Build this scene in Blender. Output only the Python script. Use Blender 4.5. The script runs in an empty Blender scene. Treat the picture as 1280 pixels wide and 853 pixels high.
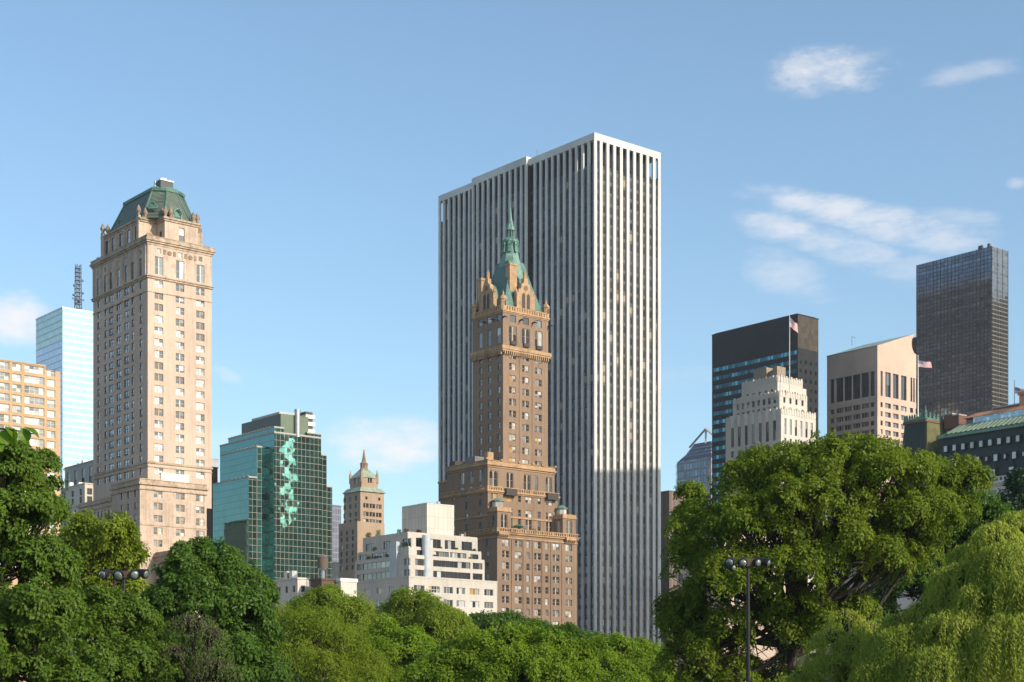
import bpy, math, random
import numpy as np
from mathutils import Vector, Matrix

R = math.radians
random.seed(7)
rng = np.random.default_rng(11)
scene = bpy.context.scene
C = scene.collection

# ------------------------------------------------------------------ camera
F = 1988.0            # focal length in pixels of the 1280 px wide photograph
HZ = 880.0            # horizon row of the photograph
HC = 4.0              # eye height above the ground
cam_d = bpy.data.cameras.new("camera")
cam_d.sensor_fit = 'HORIZONTAL'
cam_d.sensor_width = 36.0
cam_d.lens = 36.0 * F / 1280.0
cam_d.shift_y = (HZ - 426.5) / 1280.0      # rising lens: verticals stay vertical
cam_d.clip_start = 0.2
cam_d.clip_end = 20000
cam = bpy.data.objects.new("camera", cam_d)
cam.location = (0, 0, HC)
cam.rotation_euler = (R(90), 0, 0)
C.objects.link(cam)
scene.camera = cam

# ------------------------------------------------------------------ light
SUN_EL = R(27)
SX, SY = 0.80, -0.60                       # horizontal direction towards the sun
sun_dir = Vector((SX * math.cos(SUN_EL), SY * math.cos(SUN_EL), math.sin(SUN_EL)))
sl = bpy.data.lights.new("sun", 'SUN')
sl.energy = 4.1
sl.angle = R(0.55)
sl.color = (1.0, 0.90, 0.76)
so = bpy.data.objects.new("sun", sl)
so.rotation_euler = sun_dir.to_track_quat('Z', 'Y').to_euler()
so.location = (60, -40, 300)
C.objects.link(so)

world = bpy.data.worlds.new("World")
scene.world = world
world.use_nodes = True
wn, wl_ = world.node_tree.nodes, world.node_tree.links
wn.clear()

def wnode(t, **kw):
    n = wn.new(t)
    for k, v in kw.items():
        setattr(n, k, v)
    return n

def wmath(op, a, b=None, c=None, clamp=False):
    n = wn.new('ShaderNodeMath'); n.operation = op; n.use_clamp = clamp
    for i, v in enumerate((a, b, c)):
        if v is None: continue
        if isinstance(v, (int, float)): n.inputs[i].default_value = v
        else: wl_.new(v, n.inputs[i])
    return n.outputs[0]

sky = wnode('ShaderNodeTexSky')
sky.sky_type = 'NISHITA'
sky.sun_disc = False
sky.sun_elevation = SUN_EL
sky.sun_rotation = math.atan2(SX, SY)
sky.altitude = 30
sky.air_density = 1.0
sky.dust_density = 1.3
sky.ozone_density = 2.0
tint = wnode('ShaderNodeMix', data_type='RGBA', blend_type='MULTIPLY')
tint.inputs[0].default_value = 1.0
wl_.new(sky.outputs[0], tint.inputs[6])
tint.inputs[7].default_value = (1.08, 1.17, 1.13, 1)
# clouds: patches at fixed compass bearings and heights, torn by noise
tc = wnode('ShaderNodeTexCoord')
sp = wnode('ShaderNodeSeparateXYZ'); wl_.new(tc.outputs['Generated'], sp.inputs[0])
az = wmath('ARCTAN2', sp.outputs[0], sp.outputs[1])
hor = wmath('SQRT', wmath('ADD', wmath('MULTIPLY', sp.outputs[0], sp.outputs[0]), wmath('MULTIPLY', sp.outputs[1], sp.outputs[1])))
el = wmath('ARCTAN2', sp.outputs[2], hor)
def cnoise(scale, detail, rough, sx, sy, off):
    cb = wnode('ShaderNodeCombineXYZ')
    wl_.new(wmath('MULTIPLY', az, sx), cb.inputs[0]); wl_.new(wmath('MULTIPLY', el, sy), cb.inputs[1])
    cb.inputs[2].default_value = off
    nz = wnode('ShaderNodeTexNoise'); nz.inputs['Scale'].default_value = scale
    nz.inputs['Detail'].default_value = detail; nz.inputs['Roughness'].default_value = rough
    wl_.new(cb.outputs[0], nz.inputs['Vector'])
    return nz.outputs[0]
warp = wmath('MULTIPLY', wmath('SUBTRACT', cnoise(14, 6, .62, 1, 1.8, 3.1), .5), 1.0)
fine = cnoise(46, 9, .68, 1, 2.0, 8.3)
wisp = cnoise(20, 8, .66, 1.0, 3.6, 1.7)
CLOUDS = [  # px, py, half width, half height, tilt (deg), density, wispiness
    (1042, 89, 76, 27, 2, .9, .45), (1205, 92, 66, 13, -2, .32, .8), (14, 396, 62, 30, 8, 1.0, .25),
    (476, 553, 92, 36, 2, .95, .3), (1075, 268, 150, 17, 12, .65, .85), (962, 281, 55, 18, 12, .65, .7), (1065, 312, 95, 18, 16, .5, .9), (1150, 296, 90, 18, 13, .55, .8),
    (985, 345, 60, 26, 20, .4, .8), (284, 470, 20, 9, 20, .32, .6), (1272, 229, 16, 7, 5, .5, .6), (1190, 272, 60, 12, 8, .28, .9),
    (1130, 335, 90, 22, 10, .3, .9), (300, 555, 60, 22, 0, .25, .8), (850, 470, 120, 14, 0, .14, .9)]
total = None
for (px, py, hw, hh, tilt, dens, w) in CLOUDS:
    dx, dz = (px - 640) / F, (HZ - py) / F
    a0, e0 = math.atan2(dx, 1), math.atan2(dz, math.hypot(dx, 1))
    a = wmath('SUBTRACT', az, a0); e = wmath('SUBTRACT', el, e0)
    ct, st = math.cos(R(-tilt)), math.sin(R(-tilt))
    x = wmath('DIVIDE', wmath('ADD', wmath('MULTIPLY', a, ct), wmath('MULTIPLY', e, st)), hw / F)
    y = wmath('DIVIDE', wmath('SUBTRACT', wmath('MULTIPLY', e, ct), wmath('MULTIPLY', a, st)), hh / F)
    r2 = wmath('ADD', wmath('MULTIPLY', x, x), wmath('MULTIPLY', y, y))
    m = wmath('SUBTRACT', 1.0, r2)
    m = wmath('ADD', m, wmath('MULTIPLY', warp, 3.2))
    m = wmath('ADD', m, wmath('MULTIPLY', wmath('SUBTRACT', wisp, .55), 4.0 * w))
    m = wmath('ADD', m, wmath('MULTIPLY', wmath('SUBTRACT', fine, .5), 1.6))
    mr = wnode('ShaderNodeMapRange', interpolation_type='SMOOTHERSTEP')
    wl_.new(m, mr.inputs[0]); mr.inputs[1].default_value = -.7; mr.inputs[2].default_value = 1.9
    env = wnode('ShaderNodeMapRange', interpolation_type='SMOOTHERSTEP')   # no strays far outside the patch
    wl_.new(r2, env.inputs[0]); env.inputs[1].default_value = 2.6; env.inputs[2].default_value = .7
    mm = wmath('MULTIPLY', wmath('MULTIPLY', mr.outputs[0], env.outputs[0]), dens)
    total = mm if total is None else wmath('MAXIMUM', total, mm)
# scattered cloud banks in the rest of the sky (what the glass reflects)
bank = cnoise(5, 7, .55, 1, 2.2, 20.0)
bm = wnode('ShaderNodeMapRange', interpolation_type='SMOOTHSTEP'); wl_.new(bank, bm.inputs[0])
bm.inputs[1].default_value = .55; bm.inputs[2].default_value = .75
side = wnode('ShaderNodeMapRange'); wl_.new(wmath('ABSOLUTE', az), side.inputs[0]); side.inputs[1].default_value = .45; side.inputs[2].default_value = .8
total = wmath('MAXIMUM', total, wmath('MULTIPLY', wmath('MULTIPLY', bm.outputs[0], side.outputs[0]), .7))
cm = wnode('ShaderNodeMix', data_type='RGBA')
wl_.new(total, cm.inputs[0]); wl_.new(tint.outputs[2], cm.inputs[6])
cm.inputs[7].default_value = (5.9, 5.6, 5.5, 1)
bg = wnode('ShaderNodeBackground'); bg.inputs[1].default_value = 0.15
wl_.new(cm.outputs[2], bg.inputs[0])
wo = wnode('ShaderNodeOutputWorld'); wl_.new(bg.outputs[0], wo.inputs[0])

vs = scene.view_settings
scene.display_settings.display_device = 'sRGB'
vs.view_transform = 'Standard'
vs.look = 'None'
vs.exposure = 0.28
vs.gamma = 1.0
vs.use_curve_mapping = False
scene.cycles.max_bounces = 6
scene.cycles.diffuse_bounces = 3
scene.cycles.glossy_bounces = 3
scene.cycles.transmission_bounces = 3
scene.cycles.caustics_reflective = False
scene.cycles.caustics_refractive = False

# ------------------------------------------------------------------ materials
class NT:
    def __init__(s, name):
        s.m = bpy.data.materials.new(name); s.m.use_nodes = True
        s.n = s.m.node_tree.nodes; s.l = s.m.node_tree.links
        s.n.clear()
        s.out = s.n.new('ShaderNodeOutputMaterial')
    def node(s, t, **kw):
        n = s.n.new(t)
        for k, v in kw.items(): setattr(n, k, v)
        return n
    def put(s, sock, v):
        if isinstance(v, bpy.types.NodeSocket): s.l.new(v, sock)
        elif isinstance(v, tuple) and len(v) == 3 and sock.type == 'RGBA': sock.default_value = (*v, 1)
        else: sock.default_value = v
    def math(s, op, a, b=None, c=None, clamp=False):
        n = s.node('ShaderNodeMath', operation=op, use_clamp=clamp)
        for i, v in enumerate((a, b, c)):
            if v is not None: s.put(n.inputs[i], v)
        return n.outputs[0]
    def mix(s, f, a, b, blend='MIX'):
        n = s.node('ShaderNodeMix', data_type='RGBA', blend_type=blend)
        s.put(n.inputs[0], f); s.put(n.inputs[6], a); s.put(n.inputs[7], b)
        return n.outputs[2]
    def noise(s, vec, scale, detail=4, rough=.55):
        n = s.node('ShaderNodeTexNoise')
        s.put(n.inputs['Vector'], vec); n.inputs['Scale'].default_value = scale
        n.inputs['Detail'].default_value = detail; n.inputs['Roughness'].default_value = rough
        return n.outputs[0]
    def rmap(s, v, a, b, c=0.0, d=1.0, smooth=False):
        n = s.node('ShaderNodeMapRange')
        if smooth: n.interpolation_type = 'SMOOTHSTEP'
        s.put(n.inputs[0], v)
        for i, q in enumerate((a, b, c, d)): n.inputs[i + 1].default_value = q
        return n.outputs[0]
    def obj(s): return s.node('ShaderNodeTexCoord').outputs['Object']
    def xyz(s, v):
        n = s.node('ShaderNodeSeparateXYZ'); s.put(n.inputs[0], v); return n.outputs
    def comb(s, x, y, z):
        n = s.node('ShaderNodeCombineXYZ')
        for i, v in enumerate((x, y, z)): s.put(n.inputs[i], v)
        return n.outputs[0]
    def bsdf(s, color, rough=.7, metal=0.0, spec=.5, normal=None, coat=0.0, coat_rough=.03):
        p = s.node('ShaderNodeBsdfPrincipled')
        s.put(p.inputs['Base Color'], color); s.put(p.inputs['Roughness'], rough); s.put(p.inputs['Metallic'], metal)
        s.put(p.inputs['Specular IOR Level'], spec)
        if coat: s.put(p.inputs['Coat Weight'], coat); s.put(p.inputs['Coat Roughness'], coat_rough)
        if normal is not None: s.put(p.inputs['Normal'], normal)
        return p.outputs[0]
    def done(s, shader):
        s.l.new(shader, s.out.inputs[0]); return s.m

def mat_plain(name, color, rough=.6, metal=0.0, var=.12, scale=.6, spec=.5):
    t = NT(name); o = t.obj()
    f = t.rmap(t.noise(o, scale, 5), .3, .7, 1 - var, 1 + var)
    return t.done(t.bsdf(t.mix(1.0, color, t.comb(f, f, f), 'MULTIPLY'), rough, metal, spec))

def mat_stone(name, color, dark=.6, streak=.35, bw=1.2, bh=.45, joint=.12, rough=.85, patch=None, fine=.1):
    """masonry: coursed blocks, run-off streaks, blotches"""
    t = NT(name); o = t.obj(); x, y, z = t.xyz(o)
    a = t.math('ADD', x, y)
    br = t.node('ShaderNodeTexBrick'); t.put(br.inputs['Vector'], t.comb(a, z, 0.0))
    br.inputs['Scale'].default_value = 1.0; br.inputs['Brick Width'].default_value = bw; br.inputs['Row Height'].default_value = bh
    br.inputs['Mortar Size'].default_value = .02; br.inputs['Bias'].default_value = -.1
    br.inputs['Color1'].default_value = (1, 1, 1, 1); br.inputs['Color2'].default_value = (1 - joint,) * 3 + (1,)
    br.inputs['Mortar'].default_value = (1 - 1.8 * joint,) * 3 + (1,)
    col = t.mix(1.0, color, br.outputs[0], 'MULTIPLY')
    big = t.rmap(t.noise(o, .055, 6, .65), .36, .66, 1.12, .88)
    col = t.mix(1.0, col, t.comb(big, big, big), 'MULTIPLY')
    st = t.noise(t.comb(t.math('MULTIPLY', a, 1.1), 0.0, t.math('MULTIPLY', z, .06)), 1.0, 5, .65)
    col = t.mix(t.rmap(st, .47, .72, 0, streak), col, tuple(c * dark * .7 for c in color))
    if patch:
        col = t.mix(t.rmap(t.noise(o, .35, 6, .7), .49, .64, 0, .6), col, patch)
    fn = t.rmap(t.noise(o, 2.4, 4), .3, .7, 1 + fine, 1 - fine)
    col = t.mix(1.0, col, t.comb(fn, fn, fn), 'MULTIPLY')
    return t.done(t.bsdf(col, rough, 0, .3))

def mat_glass_pane(name, color, metal=0.0, coat=1.0, rough=.25, wob=.03, var=.35, warm=None):
    """a window pane as the street sees it: what is behind the glass (dark room, curtain), under a clear glossy coat"""
    t = NT(name)
    oi = t.node('ShaderNodeObjectInfo')
    g = t.node('ShaderNodeNewGeometry')
    rnd = g.outputs['Random Per Island']
    wv = t.node('ShaderNodeTexWhiteNoise', noise_dimensions='2D')
    t.put(wv.inputs['Vector'], t.comb(rnd, oi.outputs['Random'], 0.0))
    f = t.rmap(wv.outputs[0], 0, 1, 1 - var, 1 + var)
    col = t.mix(1.0, color, t.comb(f, f, f), 'MULTIPLY')
    nrm = t.node('ShaderNodeVectorMath', operation='SUBTRACT'); t.put(nrm.inputs[0], wv.outputs[1]); nrm.inputs[1].default_value = (.5, .5, .5)
    sc = t.node('ShaderNodeVectorMath', operation='SCALE'); t.put(sc.inputs[0], nrm.outputs[0]); sc.inputs['Scale'].default_value = wob
    ad = t.node('ShaderNodeVectorMath', operation='ADD'); t.put(ad.inputs[0], g.outputs['Normal']); t.put(ad.inputs[1], sc.outputs[0])
    no = t.node('ShaderNodeVectorMath', operation='NORMALIZE'); t.put(no.inputs[0], ad.outputs[0])
    p = t.bsdf(col, rough, metal, .5, no.outputs[0])
    pn = p.node
    pn.inputs['Coat Weight'].default_value = coat; pn.inputs['Coat Roughness'].default_value = .02; pn.inputs['Coat IOR'].default_value = 1.7
    t.put(pn.inputs['Coat Normal'], no.outputs[0])
    return t.done(p)

def mat_curtain(name, pa, pz, ma, mz, mull, glass, rough=.06, metal=.9, wob=.012, wave=.02, var=.25, alt=None, alt_p=.06,
                spandrel=None, sp_frac=.0, mrough=.5, off=0.0, band_var=0.0):
    """curtain wall: a grid of mullions over reflecting panes, each pane a little out of true"""
    t = NT(name); o = t.obj(); x, y, z = t.xyz(o)
    a = t.math('ADD', t.math('ADD', x, y), 500.0 + off)
    ia, iz = t.math('DIVIDE', a, pa), t.math('DIVIDE', z, pz)
    fa, fz = t.math('FRACT', ia), t.math('FRACT', iz)
    ca, cz = t.math('FLOOR', ia), t.math('FLOOR', iz)
    isa = t.math('LESS_THAN', fa, ma / pa); isz = t.math('LESS_THAN', fz, mz / pz)
    ism = t.math('MAXIMUM', isa, isz)
    wv = t.node('ShaderNodeTexWhiteNoise', noise_dimensions='3D'); t.put(wv.inputs['Vector'], t.comb(ca, cz, 1.0))
    f = t.rmap(wv.outputs[0], 0, 1, 1 - var, 1 + var)
    col = t.mix(1.0, glass, t.comb(f, f, f), 'MULTIPLY')
    if band_var:
        w2 = t.node('ShaderNodeTexWhiteNoise', noise_dimensions='1D'); t.put(w2.inputs['W'], cz)
        f2 = t.rmap(w2.outputs[0], 0, 1, 1 - band_var, 1 + band_var)
        col = t.mix(1.0, col, t.comb(f2, f2, f2), 'MULTIPLY')
    met = metal; rg = rough
    if alt:
        w3 = t.node('ShaderNodeTexWhiteNoise', noise_dimensions='3D'); t.put(w3.inputs['Vector'], t.comb(ca, cz, 7.0))
        isalt = t.math('LESS_THAN', w3.outputs[0], alt_p)
        col = t.mix(isalt, col, alt)
        met = t.math('MULTIPLY', t.math('SUBTRACT', 1.0, isalt), metal)
    if spandrel:
        iss = t.math('LESS_THAN', fz, sp_frac)
        col = t.mix(iss, col, spandrel)
        met = t.math('MULTIPLY', met if not isinstance(met, float) else metal, t.math('SUBTRACT', 1.0, t.math('MULTIPLY', iss, .85)))
        rg = t.math('ADD', rough, t.math('MULTIPLY', iss, .25))
    col = t.mix(ism, col, mull)
    met = t.math('MULTIPLY', met, t.math('SUBTRACT', 1.0, ism))
    rg = t.math('ADD', rg, t.math('MULTIPLY', ism, mrough))
    g = t.node('ShaderNodeNewGeometry')
    def jit(src, k):
        s = t.node('ShaderNodeVectorMath', operation='SUBTRACT'); t.put(s.inputs[0], src); s.inputs[1].default_value = (.5, .5, .5)
        q = t.node('ShaderNodeVectorMath', operation='SCALE'); t.put(q.inputs[0], s.outputs[0]); q.inputs['Scale'].default_value = k
        return q.outputs[0]
    nz = t.node('ShaderNodeTexNoise'); t.put(nz.inputs['Vector'], o); nz.inputs['Scale'].default_value = .35; nz.inputs['Detail'].default_value = 2
    ad = t.node('ShaderNodeVectorMath', operation='ADD'); t.put(ad.inputs[0], jit(wv.outputs[1], wob)); t.put(ad.inputs[1], jit(nz.outputs[1], wave))
    a2 = t.node('ShaderNodeVectorMath', operation='ADD'); t.put(a2.inputs[0], g.outputs['Normal']); t.put(a2.inputs[1], ad.outputs[0])
    no = t.node('ShaderNodeVectorMath', operation='NORMALIZE'); t.put(no.inputs[0], a2.outputs[0])
    return t.done(t.bsdf(col, rg, met, .5, no.outputs[0]))

def mat_copper(name, green, dark, seam=.55, k=1.0):
    """weathered standing-seam copper"""
    t = NT(name); o = t.obj(); x, y, z = t.xyz(o)
    a = t.math('ADD', x, y)
    st = t.noise(t.comb(t.math('MULTIPLY', a, 1.6), 0.0, t.math('MULTIPLY', z, .12)), 1.0, 5, .65)
    col = t.mix(t.rmap(st, .36, .66, 0, 1), green, dark)
    fr = t.math('FRACT', t.math('DIVIDE', t.math('ADD', a, 300.0), seam))
    col = t.mix(t.math('MULTIPLY', t.math('LESS_THAN', fr, .16), .55), col, tuple(c * 1.5 for c in green))
    n = t.rmap(t.noise(o, .5, 5, .7), .3, .7, 1.25, .75)
    col = t.mix(1.0, col, t.comb(n, n, n), 'MULTIPLY')
    return t.done(t.bsdf(col, .6, .15, .4))

def mat_leaf(name, c0, c1, trans=.4, gloss=.35, c2=None):
    t = NT(name)
    g = t.node('ShaderNodeNewGeometry'); rnd = g.outputs['Random Per Island']
    o = t.obj()
    big = t.rmap(t.noise(o, .45, 3), .35, .65, 0, 1)
    f = t.math('ADD', t.math('MULTIPLY', rnd, .65), t.math('MULTIPLY', big, .35))
    col = t.mix(f, c0, c1)
    if c2: col = t.mix(t.rmap(rnd, .9, .96, 0, 1), col, c2)
    d = t.node('ShaderNodeBsdfPrincipled'); t.put(d.inputs['Base Color'], col); d.inputs['Roughness'].default_value = .45
    d.inputs['Specular IOR Level'].default_value = gloss
    tr = t.node('ShaderNodeBsdfTranslucent')
    t.put(tr.inputs[0], t.mix(1.0, col, (1.5, 1.5, .6), 'MULTIPLY'))
    m = t.node('ShaderNodeMixShader'); m.inputs[0].default_value = trans
    t.l.new(d.outputs[0], m.inputs[1]); t.l.new(tr.outputs[0], m.inputs[2])
    return t.done(m.outputs[0])

# ------------------------------------------------------------------ mesh building
class MB:
    def __init__(s): s.v = []; s.f = []; s.mi = []
    def quad(s, a, b, c, d, m=0):
        i = len(s.v); s.v += [a, b, c, d]; s.f.append((i, i + 1, i + 2, i + 3)); s.mi.append(m)
    def poly(s, pts, m=0):
        i = len(s.v); s.v += list(pts); s.f.append(tuple(range(i, i + len(pts)))); s.mi.append(m)
    def prism(s, bot, top, m=0, cap=True, capb=True):
        n = len(bot); i = len(s.v); s.v += list(bot) + list(top)
        for k in range(n):
            j = (k + 1) % n
            s.f.append((i + k, i + j, i + n + j, i + n + k)); s.mi.append(m)
        if cap: s.f.append(tuple(range(i + n, i + 2 * n))); s.mi.append(m)
        if capb: s.f.append(tuple(range(i + n - 1, i - 1, -1))); s.mi.append(m)
    def box(s, x0, x1, y0, y1, z0, z1, m=0):
        s.prism([(x0, y0, z0), (x1, y0, z0), (x1, y1, z0), (x0, y1, z0)], [(x0, y0, z1), (x1, y0, z1), (x1, y1, z1), (x0, y1, z1)], m)
    def frust(s, r0, z0, r1, z1, m=0):
        """r = (x0,x1,y0,y1)"""
        def q(r, z): return [(r[0], r[2], z), (r[1], r[2], z), (r[1], r[3], z), (r[0], r[3], z)]
        s.prism(q(r0, z0), q(r1, z1), m)
    def lathe(s, cx, cy, prof, n=12, m=0):
        """prof = [(r, z)...] bottom to top"""
        i = len(s.v)
        for (r, z) in prof:
            for k in range(n):
                a = 2 * math.pi * (k + .5) / n
                s.v.append((cx + max(r, .002) * math.cos(a), cy + max(r, .002) * math.sin(a), z))
        for q in range(len(prof) - 1):
            for k in range(n):
                j = (k + 1) % n
                s.f.append((i + q * n + k, i + q * n + j, i + (q + 1) * n + j, i + (q + 1) * n + k)); s.mi.append(m)
        s.f.append(tuple(range(i + n - 1, i - 1, -1))); s.mi.append(m)
        t = i + (len(prof) - 1) * n
        s.f.append(tuple(range(t, t + n))); s.mi.append(m)
    def tube(s, pts, rad, n=6, m=0):
        pts = [Vector(p) for p in pts]
        if isinstance(rad, (int, float)): rad = [rad] * len(pts)
        i = len(s.v)
        for k, p in enumerate(pts):
            d = (pts[min(k + 1, len(pts) - 1)] - pts[max(k - 1, 0)])
            d = d.normalized() if d.length > 1e-6 else Vector((0, 0, 1))
            up = Vector((0, 1, 0)) if abs(d.y) < .9 else Vector((1, 0, 0))
            a = d.cross(up).normalized(); b = a.cross(d).normalized()
            for q in range(n):
                an = 2 * math.pi * q / n
                s.v.append(tuple(p + (a * math.cos(an) + b * math.sin(an)) * rad[k]))
        for k in range(len(pts) - 1):
            for q in range(n):
                j = (q + 1) % n
                s.f.append((i + k * n + q, i + (k + 1) * n + q, i + (k + 1) * n + j, i + k * n + j)); s.mi.append(m)
        s.f.append(tuple(range(i, i + n))); s.mi.append(m)
        t = i + (len(pts) - 1) * n
        s.f.append(tuple(range(t + n - 1, t - 1, -1))); s.mi.append(m)
    def mesh(s, name, mats):
        me = bpy.data.meshes.new(name)
        me.from_pydata([tuple(p) for p in s.v], [], s.f)
        if not isinstance(mats, (list, tuple)): mats = [mats]
        for q in mats: me.materials.append(q)
        if len(mats) > 1: me.polygons.foreach_set('material_index', s.mi)
        me.update()
        return me
    def build(s, name, mats, parent=None, loc=None, smooth=False):
        me = s.mesh(name, mats)
        if smooth: me.polygons.foreach_set('use_smooth', [True] * len(me.polygons))
        return link(name, me, parent, loc)

def link(name, data, parent=None, loc=None, rz=0):
    o = bpy.data.objects.new(name, data)
    C.objects.link(o)
    if parent is not None: o.parent = parent
    if loc: o.location = loc
    if rz: o.rotation_euler = (0, 0, rz)
    return o

def tag(o, label=None, cat=None, group=None, kind=None):
    if label: o['label'] = label
    if cat: o['category'] = cat
    if group: o['group'] = group
    if kind: o['kind'] = kind
    return o

def thing(name, label, cat, loc=(0, 0, 0), rz=0, group=None):
    return tag(link(name, None, None, loc, rz), label, cat, group)

def copy_thing(o, loc, rz=None, label=None):
    c = o.copy(); C.objects.link(c); c.location = loc
    if rz is not None: c.rotation_euler = (0, 0, rz)
    if label: c['label'] = label
    for ch in list(o.children):
        d = ch.copy(); C.objects.link(d); d.parent = c
        for g in list(ch.children):
            e = g.copy(); C.objects.link(e); e.parent = d
    return c

def wx(px, Y): return (px - 640.0) / F * Y
def wz(py, Y): return HC + (HZ - py) / F * Y

# the street grid seen from here: u runs along the sunlit (right) faces, v along the shaded (left) ones
RZ = math.atan2(1988, 2410)
DR = (math.cos(RZ), math.sin(RZ))
DL = (-DR[1], DR[0])

# ------------------------------------------------------------------ windows
M = {}
M['pane_dark'] = mat_glass_pane('window pane dark room', (.020, .022, .026))
M['pane_pale'] = mat_glass_pane('window pane with blind and sky sheen', (.42, .43, .42))  # pale blind, partly sky reflection put into the pane colour
M['pane_mid'] = mat_glass_pane('window pane with net curtain and sky sheen', (.14, .145, .15))  # net curtain, partly sky reflection put into the pane colour
M['pane_warm'] = mat_glass_pane('window pane with ochre curtain', (.42, .24, .06))
M['frame_pale'] = mat_plain('painted window frame pale', (.55, .54, .5), .5)
M['frame_dark'] = mat_plain('painted window frame dark', (.06, .055, .05), .5)
M['frame_stone'] = mat_plain('window surround stone', (.4, .29, .19), .8)
M['ac'] = mat_plain('air conditioner grille', (.12, .11, .1), .6, .3)
PANES = ['pane_dark', 'pane_pale', 'pane_mid', 'pane_warm', 'ac']

class Style:
    def __init__(s, n=1, rail=True, fw=.09, mw=.1, frame='frame_pale', w=(.4, .4, .2, 0), arch=False, ac=.0, split=.5, variants=8):
        s.n, s.rail, s.fw, s.mw, s.frame, s.w, s.arch, s.ac, s.split = n, rail, fw, mw, frame, w, arch, ac, split
        s.variants = variants; s.cache = {}
    def mesh(s, w, h):
        k = (round(w, 2), round(h, 2), random.randrange(s.variants))
        if k in s.cache: return s.cache[k]
        mb = MB(); n = s.n; fw, mw = s.fw, s.mw
        D = .1
        # frame members: jambs, head, sill, mullions (butted end to end)
        mb.box(0, fw, 0, D, 0, h, 0); mb.box(w - fw, w, 0, D, 0, h, 0)
        mb.box(fw, w - fw, 0, D, 0, fw, 0); mb.box(fw, w - fw, 0, D, h - fw, h, 0)
        pw = (w - 2 * fw - (n - 1) * mw) / n
        for i in range(n):
            x0 = fw + i * (pw + mw); x1 = x0 + pw
            if i: mb.box(x0 - mw, x0, .005, D - .005, fw, h - fw, 0)
            def pick(): return random.choices((1, 2, 3, 4), s.w)[0]
            p = pick()
            if s.rail:
                zm = fw + (h - 2 * fw) * s.split
                mb.box(x0, x1, .02, D - .01, zm - .04, zm + .04, 0)
                q = p if random.random() < .55 else pick()
                mb.quad((x0, .06, zm + .04), (x1, .06, zm + .04), (x1, .06, h - fw), (x0, .06, h - fw), p)
                if random.random() < s.ac:
                    mb.box(x0, x1, -.28, .05, fw, fw + .45, 5)
                    mb.quad((x0, .07, fw + .45), (x1, .07, fw + .45), (x1, .07, zm - .04), (x0, .07, zm - .04), q)
                else:
                    mb.quad((x0, .08, fw), (x1, .08, fw), (x1, .08, zm - .04), (x0, .08, zm - .04), q)
            else:
                mb.quad((x0, .06, fw), (x1, .06, fw), (x1, .06, h - fw), (x0, .06, h - fw), p)
            if s.arch:
                r = (x1 - x0) / 2; cx = (x0 + x1) / 2; zc = h - fw - r
                for sg in (-1, 1):
                    pts = [(cx + sg * r, -.03, zc)]
                    for q in range(1, 7):
                        an = q / 6 * math.pi / 2
                        pts.append((cx + sg * r * math.cos(an), -.03, zc + r * math.sin(an)))
                    pts.append((cx + sg * r, -.03, h - fw))
                    if sg > 0: pts = pts[::-1]
                    mb.poly(pts, 0)
        me = mb.mesh('window', [M[s.frame]] + [M[q] for q in PANES])
        s.cache[k] = me
        return me

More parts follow.
